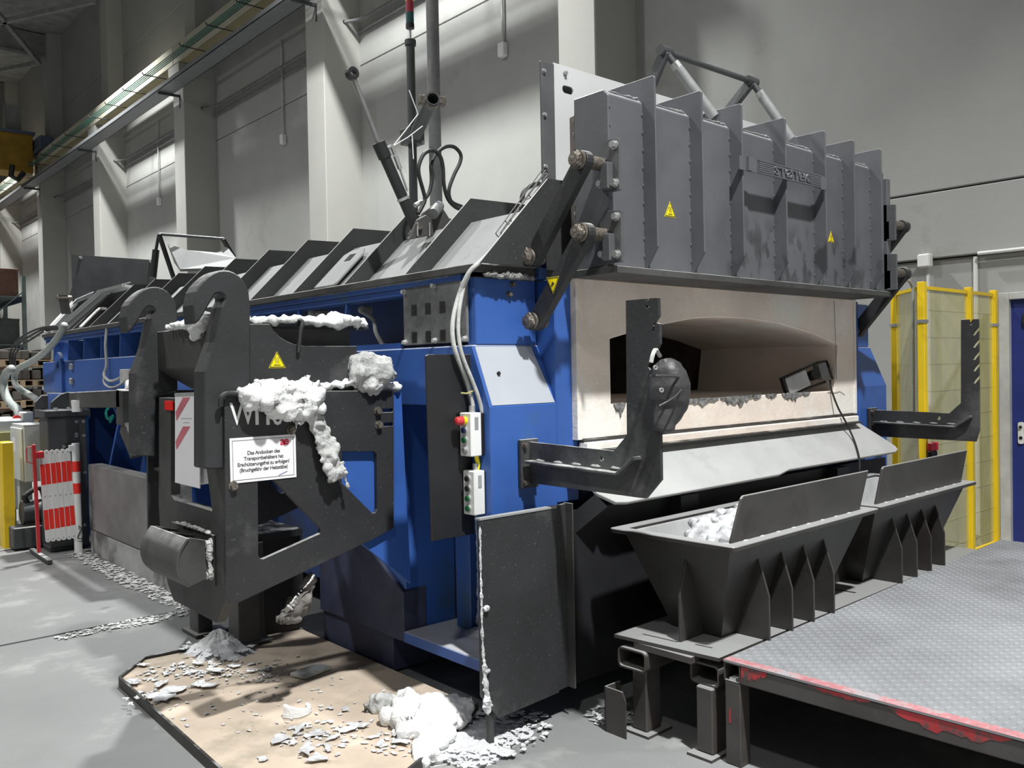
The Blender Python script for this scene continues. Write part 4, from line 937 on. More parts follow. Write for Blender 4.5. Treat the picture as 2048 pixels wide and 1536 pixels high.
crumbs('metal_crumbs', 'small crumbs near the barrier post', 2.3, 8.4, .005, .22, .2, 90, .008, .025, 'grey_crumbs')
c = P(110, 1277, 'Z', 0)
# big wool rag on the tray corner
wool('fibre_blanket', 'large torn white fibre blanket lying on the tray beside the splash panel', [P(800, 1398, 'Z', .06), P(830, 1420, 'Z', .07), P(870, 1440, 'Z', .07), P(905, 1455, 'Z', .06)], [(.06, .03), (.15, .04), (.19, .045), (.13, .035)], n=80, amp=.02, freq=14, seed=31)
wool('fibre_tuft', 'curled fibre tuft at the torn end of the large blanket', [P(742, 1420, 'Z', .05), P(757, 1408, 'Z', .07), P(775, 1405, 'Z', .07), P(795, 1412, 'Z', .06)], [(.02, .02), (.035, .03), (.04, .03), (.03, .025)], 'wool_dirty', n=80, amp=.02, freq=14, seed=33)
wool('fibre_tuft', 'fibre tail of the blanket hanging over the tray rim', [P(870, 1455, 'Z', .06), P(868, 1480, 'Z', .05), P(858, 1505, 'Z', .04), P(842, 1512, 'Z', .03)], [(.06, .04), (.05, .035), (.045, .035), (.06, .03)], n=80, amp=.02, freq=14, seed=35)
# broken ceramic ring piece
c = P(590, 1425, 'Z', zt_)
rp = B(); ri, ro = .055, .078; dirn = R(20); vs = []; N_ = 16
for i in range(N_+1):
    a = R(185)+R(170)*i/N_+dirn*.5
    hgt_ = .045+.02*math.sin(math.pi*i/N_+2.2)
    for rr, z in ((ro, 0), (ro-.006, hgt_), (ri, hgt_), (ri-.004, 0)): vs.append((c.x+rr*math.cos(a), c.y+rr*math.sin(a), zt_+z))
rp.add(vs, [(4*i+k, 4*i+(k+1) % 4, 4*i+4+(k+1) % 4, 4*i+4+k) for i in range(N_) for k in range(4)]+[(3, 2, 1, 0), (4*N_, 4*N_+1, 4*N_+2, 4*N_+3)])
tag(rp.build('ceramic_ring', 'wool', bevel=.004), 'broken white ceramic half ring lying on the drip tray', 'ceramic ring')
tag(B().obox(P(622, 1342, 'Z', .05), (.09, .02, .0), (-.015, .05, 0), (0, 0, .01)).build('ceramic_board', 'wool_dirty', bevel=.004), 'flat pale ceramic board scrap in the shade under the docking frame', 'ceramic scrap')

# ------------------------------------------------------------------ black splash panel in front of the step
pn = thing('splash_panel', 'tall black steel splash panel standing upright before the furnace corner', 'splash panel', (2.5, 2.83, 0))
B().prism([(2.27, .235), (2.275, .972), (2.72, .978), (2.72, .135), (2.36, .118), (2.335, .15)], 'Y', 2.815, 2.83).build('sheet', 'black_steel', pn, bevel=.002)
B().prism([(2.72, .978), (2.80, .982), (2.80, .14), (2.72, .135)], 'Y', 2.83, 2.845).build('sheet', 'black_steel', pn, bevel=.002)
bx(2.795, 2.803, 2.79, 2.845, .14, .985).build('edge_angle', 'sooty_steel', pn)
bx(2.275, 2.72, 2.812, 2.845, .972, .98).build('top_edge', 'dust_sheet', pn)
bx(2.32, 2.345, 2.83, 2.85, 0, .4).build('foot', 'sooty_steel', pn)
lump([(2.275, 2.812, .95), (2.275, 2.812, .7), (2.278, 2.812, .45), (2.30, 2.812, .15)], [(.005, .004), (.006, .004), (.005, .004), (.02, .01)], 90, 8, 1.0, 28, up=(0, 1, 0)).build('dross_runs', 'dross', pn)
for z in (.59, .33): lump([(2.285, 2.808, z), (2.30, 2.808, z+.01), (2.31, 2.808, z)], [(.008, .008), (.013, .012), (.006, .006)], 14, 10, .5, 40).build('dross_blob', 'dross', pn)

# ------------------------------------------------------------------ slag bins on their stand
def slag_bin(loc, rot, label, parent_group):
    L, Wd, H = 1.30, .66, .435
    t = thing('slag_bin', label, 'slag bin', loc, parent_group, rot)
    b = B()
    def ring(x0, x1, y0, y1, z): return [(x0, y0, z), (x1, y0, z), (x1, y1, z), (x0, y1, z)]
    o_t = ring(.05, L-.05, .05, Wd-.05, H); o_b = ring(.20, L-.20, .20, Wd-.20, .004)
    i_t = ring(.062, L-.062, .062, Wd-.062, H); i_b = ring(.21, L-.21, .21, Wd-.21, .02)
    b.add(o_t+o_b+i_t+i_b, [(0, 1, 5, 4), (1, 2, 6, 5), (2, 3, 7, 6), (3, 0, 4, 7), (7, 6, 5, 4), (9, 8, 12, 13), (10, 9, 13, 14), (11, 10, 14, 15), (8, 11, 15, 12), (12, 15, 14, 13), (0, 8, 9, 1), (1, 9, 10, 2), (2, 10, 11, 3), (3, 11, 8, 0)])
    b.build('body', 'bin_steel', t, local=True)
    i_t = [(x, y, H+.0) for x, y, z in ring(.063, L-.063, .063, Wd-.063, H)]; i_b2 = ring(.211, L-.211, .211, Wd-.211, .022)
    i2 = [(a+(L/2-a)*.012, c_+(Wd/2-c_)*.02, z-.003) for a, c_, z in i_t]; j2 = [(a+(L/2-a)*.012, c_+(Wd/2-c_)*.02, z+.003) for a, c_, z in i_b2]
    B().add(i_t+i_b2+i2+j2, [(1, 0, 4, 5), (2, 1, 5, 6), (3, 2, 6, 7), (0, 3, 7, 4), (4, 7, 6, 5), (8, 9, 13, 12), (9, 10, 14, 13), (10, 11, 15, 14), (11, 8, 12, 15), (12, 13, 14, 15), (0, 1, 9, 8), (1, 2, 10, 9), (2, 3, 11, 10), (3, 0, 8, 11)]).build('dusty_lining', 'bin_inside', t, local=True)
    B().prism(rrect(0, L, 0, Wd, .02, 3), 'Z', H-.006, H+.014, [[(.062, .062), (L-.062, .062), (L-.062, Wd-.062), (.062, Wd-.062)]]).build('rim', 'bin_steel', t, local=True, bevel=.003)
    g = None
    for x in (.31, .50, .69, .88):
        if g is None: g = B().prism([(.205, .0), (.03, .0), (.03, .19), (.085, H-.07)], 'X', x-.006, x+.006).build('gusset', 'bin_steel', t, local=True, bevel=.002); gx = x
        else: copy_part(g, t, (x-gx, 0, 0))
    B().prism([(.205, .0), (.03, .0), (.03, .19), (.085, H-.07)], 'Y', Wd/2-.04, Wd/2-.028).build('gusset', 'bin_steel', t, local=True, bevel=.002)
    for x in (.31, .50, .69, .88):
        for zz in (.09, .21, .32): B().bar((x-.012, .205-zz*.33+.0, zz), (x-.012, .205-(zz+.05)*.33, zz+.05), .006, .006).build('weld_bead', 'zinc', t, local=True)
    B().prism([(.06, H+.014), (L-.10, H+.014), (L-.0, H+.20), (.16, H+.20), (.145, H+.19)], 'Y', .055, .067).build('splash_plate', 'bin_steel', t, local=True, bevel=.003)
    for k in range(8):
        x = .16+.13*k; B().ball((x, .048, H+.014), .012, 8, (1.6, .7, .35)).build('weld_bead', 'bin_inside', t, local=True)
    return t
RB = R(1.4)
slag_bin((2.945, 2.03, .42), RB, 'dark steel slag bin half filled with grey dross next to the splash panel', 'slag bins')
slag_bin((4.285, 2.075, .42), RB, 'dark steel slag bin standing between the other bin and the yellow fence', 'slag bins')
tag(fluff('dross_heap', 'dross', [(3.22, 2.40, .70), (3.42, 2.42, .76), (3.7, 2.42, .78), (4.0, 2.42, .74)], [(.10, .08), (.17, .12), (.2, .14), (.14, .1)], n=420, rb=(.12, .4), vox=.009, amp=.016, freq=16, seed=51), 'pale crumbly dross piled inside the nearer slag bin', 'dross heap')
# stand: shelf plate on hollow beams and posts
st = thing('bin_stand', 'low steel stand of hollow beams and a slotted shelf plate carrying the slag bins', 'stand', (2.9, 2.1, 0), None, R(1.5))
def LP(pts): return [(x-2.9, y-2.1) for x, y in pts]
B().prism(LP([(2.868, 2.60), (2.915, 2.088), (5.75, 2.088), (5.75, 2.61)]), 'Z', .404, .419, [LP(h_) for h_ in [[(2.95, 2.51), (2.965, 2.33), (2.975, 2.33), (2.96, 2.51)], [(2.99, 2.26), (3.0, 2.18), (3.01, 2.18), (3.0, 2.26)], [(4.23, 2.42), (4.24, 2.16), (4.26, 2.16), (4.25, 2.42)]]]).build('shelf_plate', 'beam_steel', st, local=True)
def hollow(y0, y1, z0, z1, x0, x1, nm='hollow_beam', m='beam_steel', th=.008):
    y0 -= 2.1; y1 -= 2.1; return B().prism(rrect(y0, y1, z0, z1, .022), 'X', x0-2.9, x1-2.9, [rrect(y0+th, y1-th, z0+th, z1-th, .015)]).build(nm, m, st, local=True)
hollow(2.42, 2.575, .285, .375, 2.86, 5.7); hollow(2.10, 2.24, .285, .375, 2.93, 5.7)
bx(2.88-2.9, 5.6-2.9, 2.2-2.1, 2.5-2.1, .376, .403).build('packing_bar', 'beam_steel', st, local=True)
for x in (2.90, 4.3, 5.5):
    bx(x-2.9, x+.10-2.9, 2.45-2.1, 2.53-2.1, .012, .284).build('post', 'beam_steel', st, local=True, bevel=.006); bx(x+.01-2.9, x+.11-2.9, 2.12-2.1, 2.20-2.1, .012, .284).build('post', 'beam_steel', st, local=True, bevel=.006)
    bx(x-.03-2.9, x+.14-2.9, 2.42-2.1, 2.56-2.1, .0, .012).build('foot_plate', 'beam_steel', st, local=True); bx(x-.03-2.9, x+.14-2.9, 2.10-2.1, 2.22-2.1, .0, .012).build('foot_plate', 'beam_steel', st, local=True)
a = P(1255, 1478, 'Z', 0)
fb = thing('floor_bracket', 'small bent rusty steel angle bracket fixed to the floor before the stand', 'bracket', (a.x, a.y, 0))
B().prism([(a.y, .0), (a.y, .165), (a.y+.018, .20), (a.y+.12, .20), (a.y+.12, .0)], 'X', a.x-.01, a.x-.003).build('front_leaf', 'beam_steel', fb, bevel=.001)
bx(a.x-.01, a.x+.09, a.y+.115, a.y+.122, 0, .2).build('side_leaf', 'beam_steel', fb, bevel=.001)

# ------------------------------------------------------------------ checker plate platform
RP = R(2.0); pl0 = Vector((2.915, 2.068, 0))
PL = thing('work_platform', 'low work platform with checker plate deck and red edged steel frame', 'platform', pl0, None, RP)
LX, LY, ZP = 3.25, 2.6, .42            # local: x to the right, -y toward the viewer
bx(0, LX, -LY, .0, ZP-.008, ZP).build('deck_plate', 'deck_plate', PL, local=True)
B().box(0, .05, -LY, -.0, ZP, ZP+.0006).build('edge_paint', 'edge_paint', PL, local=True)
lug = B(); px_, py_ = .030, .030; i = 0
nx_, ny_ = int(LX/px_), int(LY/py_)
for ix in range(nx_):
    for iy in range(ny_):
        x = (ix+.5)*px_; y = -(iy+.5)*py_
        if iy % 2 != ix % 2: a_ = R(45)
        else: a_ = R(-45)
        ux, uy = math.cos(a_)*.0115, math.sin(a_)*.0115; vx, vy = -math.sin(a_)*.0032, math.cos(a_)*.0032
        lug.add([(x-ux, y-uy, ZP), (x+vx, y+vy, ZP), (x+ux, y+uy, ZP), (x-vx, y-vy, ZP), (x-ux*.5, y-uy*.5, ZP+.002), (x+ux*.5, y+uy*.5, ZP+.002)],
                [(0, 3, 4), (3, 2, 5), (3, 5, 4), (2, 1, 5), (1, 0, 4), (1, 4, 5)])
stuff(lug.build('tread_lugs', 'deck_plate', PL, local=True))
def chan(x0, x1): return B().prism(rrect(x0, x1, ZP-.085, ZP-.0085, .006, 2), 'Y', -LY, -.077, [rrect(x0+.005, x1-.005, ZP-.08, ZP-.0135, .004, 2)]).build('side_beam', 'red_beam', PL, local=True)
chan(.004, .064); chan(LX-.06, LX)
for sd_, (y0, y1, z0, z1) in enumerate(((-.19, -.079, ZP-.082, ZP-.011), (-1.05, -.66, ZP-.062, ZP-.011), (-.60, -.36, ZP-.03, ZP-.011), (-1.5, -1.3, ZP-.05, ZP-.011))):
    rr_ = random.Random(sd_+3); n_p = 26; low = []
    for i in range(n_p+1):
        t_ = i/n_p; env = math.sin(math.pi*t_)**.6 if sd_ else 1-.7*(1-t_)
        low.append((y0+(y1-y0)*t_, z1-(z1-z0)*env*rr_.uniform(.55, 1.0)-.001))
    B().prism([(y1, z1), (y0, z1)]+low, 'X', .0030, .0045).build('red_paint_mark', 'red_worn', PL, local=True)
bx(.0018, .0035, -.03, -.022, .17, .23).build('red_paint_mark', 'red_worn', PL, local=True)
for y0 in (-.075, -LY-.076):
    B().prism(rrect(y0, y0+.074, ZP-.085, ZP-.0085, .005, 2), 'X', .002, LX, [rrect(y0+.005, y0+.069, ZP-.08, ZP-.0135, .004, 2)]).build('cross_beam', 'beam_steel', PL, local=True)
for x in (0, LX-.07):
    for y in (-.0735, -1.35, -LY-.074):
        bx(x+.003, x+.073, y, y+.07, 0, ZP-.086).build('leg', 'beam_steel', PL, local=True, bevel=.004)
bx(.012, .06, -.05, -.02, ZP-.082, ZP-.07).build('dross_in_beam', 'alu_flake', PL, local=True)
# ------------------------------------------------------------------ push button boxes and their cables
def button_box(px_corner, ytop, ybot, label, btns, estop=False):
    c = P(px_corner, (ytop+ybot)/2, 'Y', 3.04); x0 = c.x; z1 = P(px_corner, ytop, 'Y', 3.04).z; z0 = P(px_corner, ybot, 'Y', 3.04).z
    t = thing('button_box', label, 'control box', (x0, 3.04, z0), 'push button boxes at the furnace corner')
    bx(x0, x0+.062, 3.04, 3.122, z0, z1).build('lid', 'box_white', t, bevel=.004)
    bx(x0+.062, x0+.092, 3.043, 3.119, z0+.003, z1-.003).build('back_box', 'plastic_black', t, bevel=.003)
    bx(x0+.022, x0+.042, 3.038, 3.04, z1-.075, z1-.02).build('type_label', 'label_grey', t)
    B().cyl((x0+.045, 3.085, z1), (x0+.045, 3.085, z1+.03), .015, 12).build('cable_gland', 'zinc', t, smooth=True)
    n = len(btns)
    for k, m in enumerate(btns):
        z = z1-.035-(z1-z0-.065)*k/(n-1)
        if m == 'stop':
            B().cyl((x0, 3.08, z), (x0-.02, 3.08, z), .017, 14).build('stop_collar', 'sticker_yellow', t)
            B().cyl((x0-.018, 3.08, z), (x0-.045, 3.08, z), .021, 18, .019).ball((x0-.045, 3.08, z), .019, 12, (.5, 1, 1)).build('emergency_stop', 'button_red', t, smooth=True)
        else:
            B().cyl((x0, 3.08, z), (x0-.008, 3.08, z), .0155, 16).build('bezel', 'zinc', t, smooth=True)
            B().cyl((x0-.006, 3.08, z), (x0-.016, 3.08, z), .0125, 16).build('button', m, t, smooth=True)
    return t
button_box(942, 826, 914, 'white button box with red emergency stop, upper of the pair at the furnace corner', ['stop', 'button_blue', 'button_green', 'zinc'])
button_box(949, 943, 1032, 'white button box with two green buttons, lower of the pair at the furnace corner', ['plastic_black', 'plastic_black', 'button_green', 'button_green'])
cb = thing('control_cable', 'pair of dusty grey control cables hanging down to the button boxes', 'cable', (2.45, 3.1, 1.44))
xx = 2.435
Q = lambda x, y, yy=3.1: P(x, y, 'Y', yy)
B().tube(spline([P(1030, 440, 'X', 2.80), P(1000, 482, 'X', 2.66), P(962, 522, 'X', 2.52), P(938, 545, 'X', 2.46), Q(918, 590, 3.13), Q(906, 640, 3.115), Q(906, 680, 3.105), Q(915, 715), Q(933, 760), Q(944, 800, 3.09), Q(946, 822, 3.085)], 8), .0105, 10).build('cable', 'cable_grey', cb, smooth=180)
B().tube(spline([P(938, 548, 'X', 2.47), Q(926, 580, 3.12), Q(918, 625, 3.105), Q(917, 670, 3.095), Q(925, 712, 3.085), Q(944, 760, 3.07), Q(957, 795, 3.06), Q(964, 825, 3.06), Q(967, 870, 3.06)], 8), .0095, 10).build('cable', 'cable_grey', cb, smooth=180)
B().tube([Q(948, 781, 3.075), Q(934, 787, 3.07), Q(922, 786, 3.07)], .004, 5).build('cable_tie', 'yellow_wire', cb)
B().tube([Q(953, 912, 3.08), Q(956, 928, 3.08), Q(953, 944, 3.08)], .011, 8).build('link_cable', 'sticker_yellow', cb)
# black shield plate beside the boxes
tag(B().prism([(2.243, 1.665), (2.255, 1.672), (2.495, 1.672), (2.495, .845), (2.255, .845)], 'Y', 3.126, 3.138).build('heat_plate', 'black_clean', bevel=.002), 'plain black heat plate hanging behind the button boxes', 'plate')

# ------------------------------------------------------------------ leather welding hood on the tool rest
hd = thing('welding_hood', 'black leather welding hood with eyelets hanging on the notched tool rest', 'helmet', P(1338, 868, 'Y', 2.2))
yh = 2.20; sc = lambda x, y, dy=0: P(x, y, 'Y', yh+dy)
lump([sc(1342, 716), sc(1338, 740), sc(1339, 770), sc(1341, 800), sc(1338, 820), sc(1330, 845), sc(1328, 868)], [(.03, .03), (.066, .07), (.083, .085), (.082, .08), (.064, .062), (.046, .045), (.044, .042)], nring=50, nseg=28, amp=.09, freq=7, up=(0, 1, 0), seed=2).build('hood', 'leather', hd, smooth=180)
B().tube(spline([sc(1318, 812, -.075), sc(1340, 800, -.085), sc(1358, 785, -.08), sc(1368, 764, -.06), sc(1372, 750, -.02)], 6), .004, 6).build('seam', 'leather', hd)
B().tube(spline([sc(1300, 752, -.055), sc(1325, 752, -.08), sc(1350, 753, -.08), sc(1372, 758, -.045)], 6), .005, 6).build('brow_edge', 'leather', hd)
for x, y, dy in ((1310, 735, -.075), (1322, 780, -.088), (1372, 782, -.05)):
    c = sc(x, y, dy); B().pipe(c, c+Vector((-.002, -.006, 0)), .009, .005, 14).build('eyelet', 'zinc', hd)
B().tube(spline([sc(1302, 725, -.02), sc(1306, 708, -.02), sc(1312, 700, -.0), sc(1320, 712, .02)], 5), [.009]*16, 6).build('strap', 'cable_grey', hd)

# ------------------------------------------------------------------ work light left in the furnace mouth
wl = thing('work_light', 'square LED work light on a tube stand tilted in the furnace mouth', 'lamp', P(1600, 788, 'Y', 3.0))
yl_ = 2.995
qd = [P(x, y, 'Y', yl_) for x, y in ((1572, 757), (1612, 739), (1623, 770), (1582, 789))]; dn = Vector((.02, .06, .0))
B().add(qd+[v+dn for v in qd], [(3, 2, 1, 0), (4, 5, 6, 7), (0, 1, 5, 4), (1, 2, 6, 5), (2, 3, 7, 6), (3, 0, 4, 7)]).build('lamp_head', 'lamp_glass', wl, bevel=.006)
cq = sum(qd, Vector())/4
B().add([cq+(v-cq)*1.12+dn*.2 for v in qd]+[cq+(v-cq)*1.12+dn*.9 for v in qd], [(3, 2, 1, 0), (4, 5, 6, 7), (0, 1, 5, 4), (1, 2, 6, 5), (2, 3, 7, 6), (3, 0, 4, 7)]).build('lamp_case', 'plastic_black', wl, bevel=.006)
B().tube([P(1571, 756, 'Y', 3.03), P(1600, 741, 'Y', 3.03), P(1634, 725, 'Y', 3.03), P(1653, 722, 'Y', 3.03), P(1658, 735, 'Y', 3.0), P(1665, 758, 'Y', 2.99)], .008, 8).build('stand_tube', 'plastic_black', wl)
B().tube([P(1582, 790, 'Y', 3.03), P(1620, 775, 'Y', 3.03), P(1650, 764, 'Y', 3.03)], .009, 8).build('stand_tube', 'plastic_black', wl)
B().cyl(P(1622, 752, 'Y', 3.05), P(1632, 748, 'Y', 3.0), .035, 16).build('cable_reel', 'plastic_black', wl)
qd = [P(x, y, 'Y', 3.0) for x, y in ((1637, 728), (1652, 724), (1660, 754), (1647, 760))]
B().add(qd+[v+Vector((0, .05, 0)) for v in qd], [(3, 2, 1, 0), (4, 5, 6, 7), (0, 1, 5, 4), (1, 2, 6, 5), (2, 3, 7, 6), (3, 0, 4, 7)]).build('ballast', 'grille_grey', wl, bevel=.004)
B().tube(spline([P(1660, 760, 'Y', 2.98), P(1663, 780, 'Y', 2.96), P(1676, 815, 'Y', 2.93), P(1692, 845, 'Y', 2.90), P(1708, 880, 'Y', 2.84), P(1718, 915, 'Y', 2.74), P(1719, 942, 'Y', 2.70)], 6), .0065, 8).build('power_cord', 'plastic_black', wl)

# ------------------------------------------------------------------ hydraulic cylinder, hoses, signal mast, pipe on the roof
yc = 3.93
hc = thing('hydraulic_cylinder', 'black hydraulic cylinder with extended rod leaning up from the furnace roof', 'cylinder', P(832, 455, 'Y', yc))
c0, c1, c2 = P(833, 458, 'Y', yc), P(757, 285, 'Y', yc), P(706, 152, 'Y', yc); ax = (c1-c0).normalized()
B().cyl(c0, c1-ax*.08, .030, 20).build('barrel', 'black_clean', hc, smooth=True)
B().cyl(c1-ax*.085, c1, .036, 20).build('head', 'black_clean', hc, smooth=True)
B().cyl(c0+ax*.17, c0+ax*.185, .034, 18).build('clamp_ring', 'zinc', hc, smooth=True)
B().cyl(c1, c2, .0135, 14).build('rod', 'chrome_rod', hc, smooth=True)
e = P(704, 147, 'Y', yc)
B().pipe(e+Vector((0, -.018, 0)), e+Vector((0, .018, 0)), .032, .016, 20).build('rod_eye', 'black_clean', hc, smooth=True)
B().cyl(P(783, 290, 'Y', yc-.02), P(790, 310, 'Y', yc-.02), .010, 8).cyl(P(791, 312, 'Y', yc-.02), P(800, 338, 'Y', yc-.02), .013, 8).cyl(P(800, 338, 'Y', yc-.02), P(815, 382, 'Y', yc-.02), .006, 8).build('oil_line', 'zinc', hc)
B().cyl(P(772, 298, 'Y', yc), P(783, 292, 'Y', yc-.02), .010, 8).build('fitting', 'zinc', hc)
b0 = P(850, 445, 'Y', yc)
B().prism(XZ([(815, 470), (845, 425), (868, 408), (880, 410), (905, 450), (900, 475)], yc+.06), 'Y', yc+.05, yc+.065).build('mount_plate', 'sooty_steel', hc, bevel=.003)
B().prism(XZ([(815, 480), (832, 440), (850, 430), (862, 440), (866, 470)], yc-.06), 'Y', yc-.07, yc-.055).build('mount_plate', 'sooty_steel', hc, bevel=.003)
B().cyl(P(840, 452, 'Y', yc-.09), P(836, 452, 'Y', yc+.08), .018, 12).build('pivot_pin', 'grease_steel', hc)
B().cyl(P(866, 428, 'Y', yc-.05), P(878, 412, 'Y', yc+.05), .03, 14).build('guard_tube', 'grille_grey', hc, smooth=True)
for x in (835, 859): B().cyl(P(x, 445, 'Y', yc-.08), P(x, 472, 'Y', yc-.08), .005, 6).build('guard_wire', 'zinc', hc)
hh = thing('hydraulic_hose', 'pair of looped black hydraulic hoses above the furnace roof', 'hose', P(850, 405, 'Y', 4.0))
B().tube(spline([P(x, y, 'Y', 4.0) for x, y in ((836, 428), (845, 412), (850, 398), (846, 380), (838, 350), (838, 330), (848, 308), (865, 301), (880, 312), (886, 335), (888, 370), (896, 398), (912, 415), (930, 420))], 7), .011, 10).build('hose', 'rubber_hose', hh, smooth=180)
B().tube(spline([P(x, y, 'Y', 4.05) for x, y in ((832, 410), (845, 402), (858, 385), (864, 355), (862, 330), (873, 307), (890, 294), (908, 294), (921, 308), (920, 325), (908, 350), (898, 380), (903, 403), (925, 414))], 7), .011, 10).build('hose', 'rubber_hose', hh, smooth=180)
B().cyl(P(830, 411, 'Y', 4.05), P(848, 402, 'Y', 4.05), .014, 8).build('hose_fitting', 'zinc', hh)
B().tube(spline([P(x, y, 'Y', 3.3) for x, y in ((1043, 405), (1046, 388), (1056, 375), (1074, 368), (1085, 370))], 6), .012, 8).build('hose', 'rubber_hose', hh, smooth=180)
xm = 4.3; pb = P(828, 440, 'X', xm)
sm = thing('signal_mast', 'dark round mast carrying a red and green signal light above the furnace', 'signal mast', (xm, pb.y, 2.387))
zt1, zl0, zl1, zl2 = P(824, 85, 'X', xm).z, P(824, 55, 'X', xm).z, P(824, 23, 'X', xm).z, P(824, 0, 'X', xm).z
B().cyl((xm, pb.y, 2.387), (xm, pb.y, zt1), .036, 20).cyl((xm, pb.y, zt1-.02), (xm, pb.y, zt1+.025), .048, 20).build('mast', 'post_dark', sm, smooth=True)
B().cyl((xm, pb.y, zt1), (xm, pb.y, zl0), .009, 8).build('stem', 'zinc', sm)
B().cyl((xm, pb.y, zl0), (xm, pb.y, zl0+.04), .036, 18, .036).build('light_base', 'plastic_black', sm, smooth=True)
B().cyl((xm, pb.y, zl0+.04), (xm, pb.y, zl1), .034, 18).build('green_lens', 'stack_green', sm, smooth=True)
B().cyl((xm, pb.y, zl1), (xm, pb.y, zl2), .034, 18).build('red_lens', 'stack_red', sm, smooth=True)
B().cyl((xm, pb.y, zl2), (xm, pb.y, zl2+.12), .034, 18).build('top_lens', 'sticker_yellow', sm, smooth=True)
fz = P(826, 275, 'X', xm).z
bx(xm-.075, xm+.075, pb.y-.075, pb.y+.075, fz-.06, fz+.07).build('clamp_plate', 'post_dark', sm, bevel=.004)
for dx in (-.055, .055): bolt(sm, (xm+dx, pb.y-.075, fz-.045), (0, -1, 0), .011, .012)
q0, q1 = P(832, 268, 'X', xm-.06), P(866, 197, 'X', xm-.35)
B().pipe(q0, q1, .052, .042, 24).build('side_tube', 'post_dark', sm, smooth=True)
cdir = (q1-q0).normalized()
B().pipe(q1-cdir*.08, q1-cdir*.01, .060, .05, 24).build('clamp_collar', 'grease_steel', sm, smooth=True)
sd = cdir.cross(Vector((0, 0, 1))).normalized()
for s_ in (-1, 1): B().obox(q1-cdir*.045+sd*.078*s_, sd*.025, cdir*.03, Vector((0, 0, .03))).build('clamp_ear', 'grease_steel', sm, bevel=.004)
xq = 4.55; qb_ = P(868, 190, 'X', xq); qt = P(860, 0, 'X', xq)
tag(B().cyl((xq, qb_.y, 2.387), (xq, qb_.y, 8.0), .055, 22).build('vent_pipe', 'grey_pipe', smooth=True), 'plain grey vertical vent pipe behind the signal mast', 'pipe')
tw = thing('tie_wire', 'thin white wires tied between the cylinder and the side tube', 'wire', P(786, 292, 'Y', yc))
for pts in (((786, 292), (810, 262), (836, 228), (818, 180)), ((786, 292), (815, 275), (845, 252)), ((824, 270), (827, 318))):
    B().tube([P(x, y, 'Y', yc) for x, y in pts], .0028, 5).build('wire', 'paper', tw)

# ------------------------------------------------------------------ far end of the roof
fs = thing('rear_shield', 'flat black sheet standing upright at the rear end of the furnace', 'shield', (3.2, 10.6, 1.9))
a, b_ = P(143, 509, 'Y', 10.6), P(312, 523, 'Y', 10.6)
bx(a.x, b_.x, 10.6, 10.61, 2.1, a.z).build('sheet', 'post_dark', fs)
for px, py in ((161, 515), (301, 523)): bolt(fs, P(px, py, 'Y', 10.6), (0, -1, 0), .014, .012)
yf = 9.0
lf = thing('lid_lever', 'black lever frame with a dusty lid plate on the rear furnace roof', 'lever frame', P(400, 555, 'Y', yf))
A1, A2, A3 = P(318, 468, 'Y', yf), P(348, 558, 'Y', yf), P(352, 600, 'Y', yf)
B().bar(A1, A2, .03, .06, (0, 1, 0)).build('lever', 'black_clean', lf, bevel=.004)
B().bar(P(446, 478, 'Y', yf-.3), P(468, 515, 'Y', yf-.3), .03, .06, (0, 1, 0)).build('lever', 'black_clean', lf, bevel=.004)
B().cyl(A1, P(448, 478, 'Y', yf-.3), .016, 10).build('cross_rod', 'post_dark', lf)
B().cyl(P(317, 472, 'Y', yf+.1), P(312, 500, 'Y', yf+.1), .016, 10).cyl(P(312, 500, 'Y', yf+.1), P(306, 555, 'Y', yf+.1), .035, 14).build('strut', 'black_clean', lf, smooth=True)
lp = [P(335, 487, 'Y', yf), P(373, 500, 'Y', yf-.2), P(432, 505, 'Y', yf-.3), P(454, 493, 'Y', yf-.3), P(472, 516, 'Y', yf-.5), P(450, 535, 'Y', yf-.6), P(360, 538, 'Y', yf-.3), P(347, 520, 'Y', yf-.1)]
n_ = len(lp); B().add(lp+[v+Vector((.02, .04, -.02)) for v in lp], [tuple(range(n_-1, -1, -1)), tuple(range(n_, 2*n_))]+[(i, (i+1) % n_, (i+1) % n_+n_, i+n_) for i in range(n_)]).build('lid_plate', 'dust_sheet', lf)
bx(3.25, 3.9, 8.6, 9.4, 2.387, 2.56).build('lid_base', 'black_clean', lf, bevel=.01)
pv = thing('rear_pivot', 'small pivot shaft with two link plates at the rear furnace end', 'pivot', P(130, 610, 'Y', 10.4))
B().cyl(P(114, 596, 'Y', 10.3), P(143, 596, 'Y', 10.3), .03, 12).build('shaft', 'grease_steel', pv, smooth=True)
for dx in (0, 9): B().bar(P(121+dx, 590, 'Y', 10.28), P(128+dx, 628, 'Y', 10.28), .015, .05, (1, 0, 0)).build('link', 'sooty_steel', pv)
B().prism(XZ([(136, 593), (143, 575), (146, 575), (146, 595)], 10.4), 'Y', 10.38, 10.42).build('ear', 'post_dark', pv)
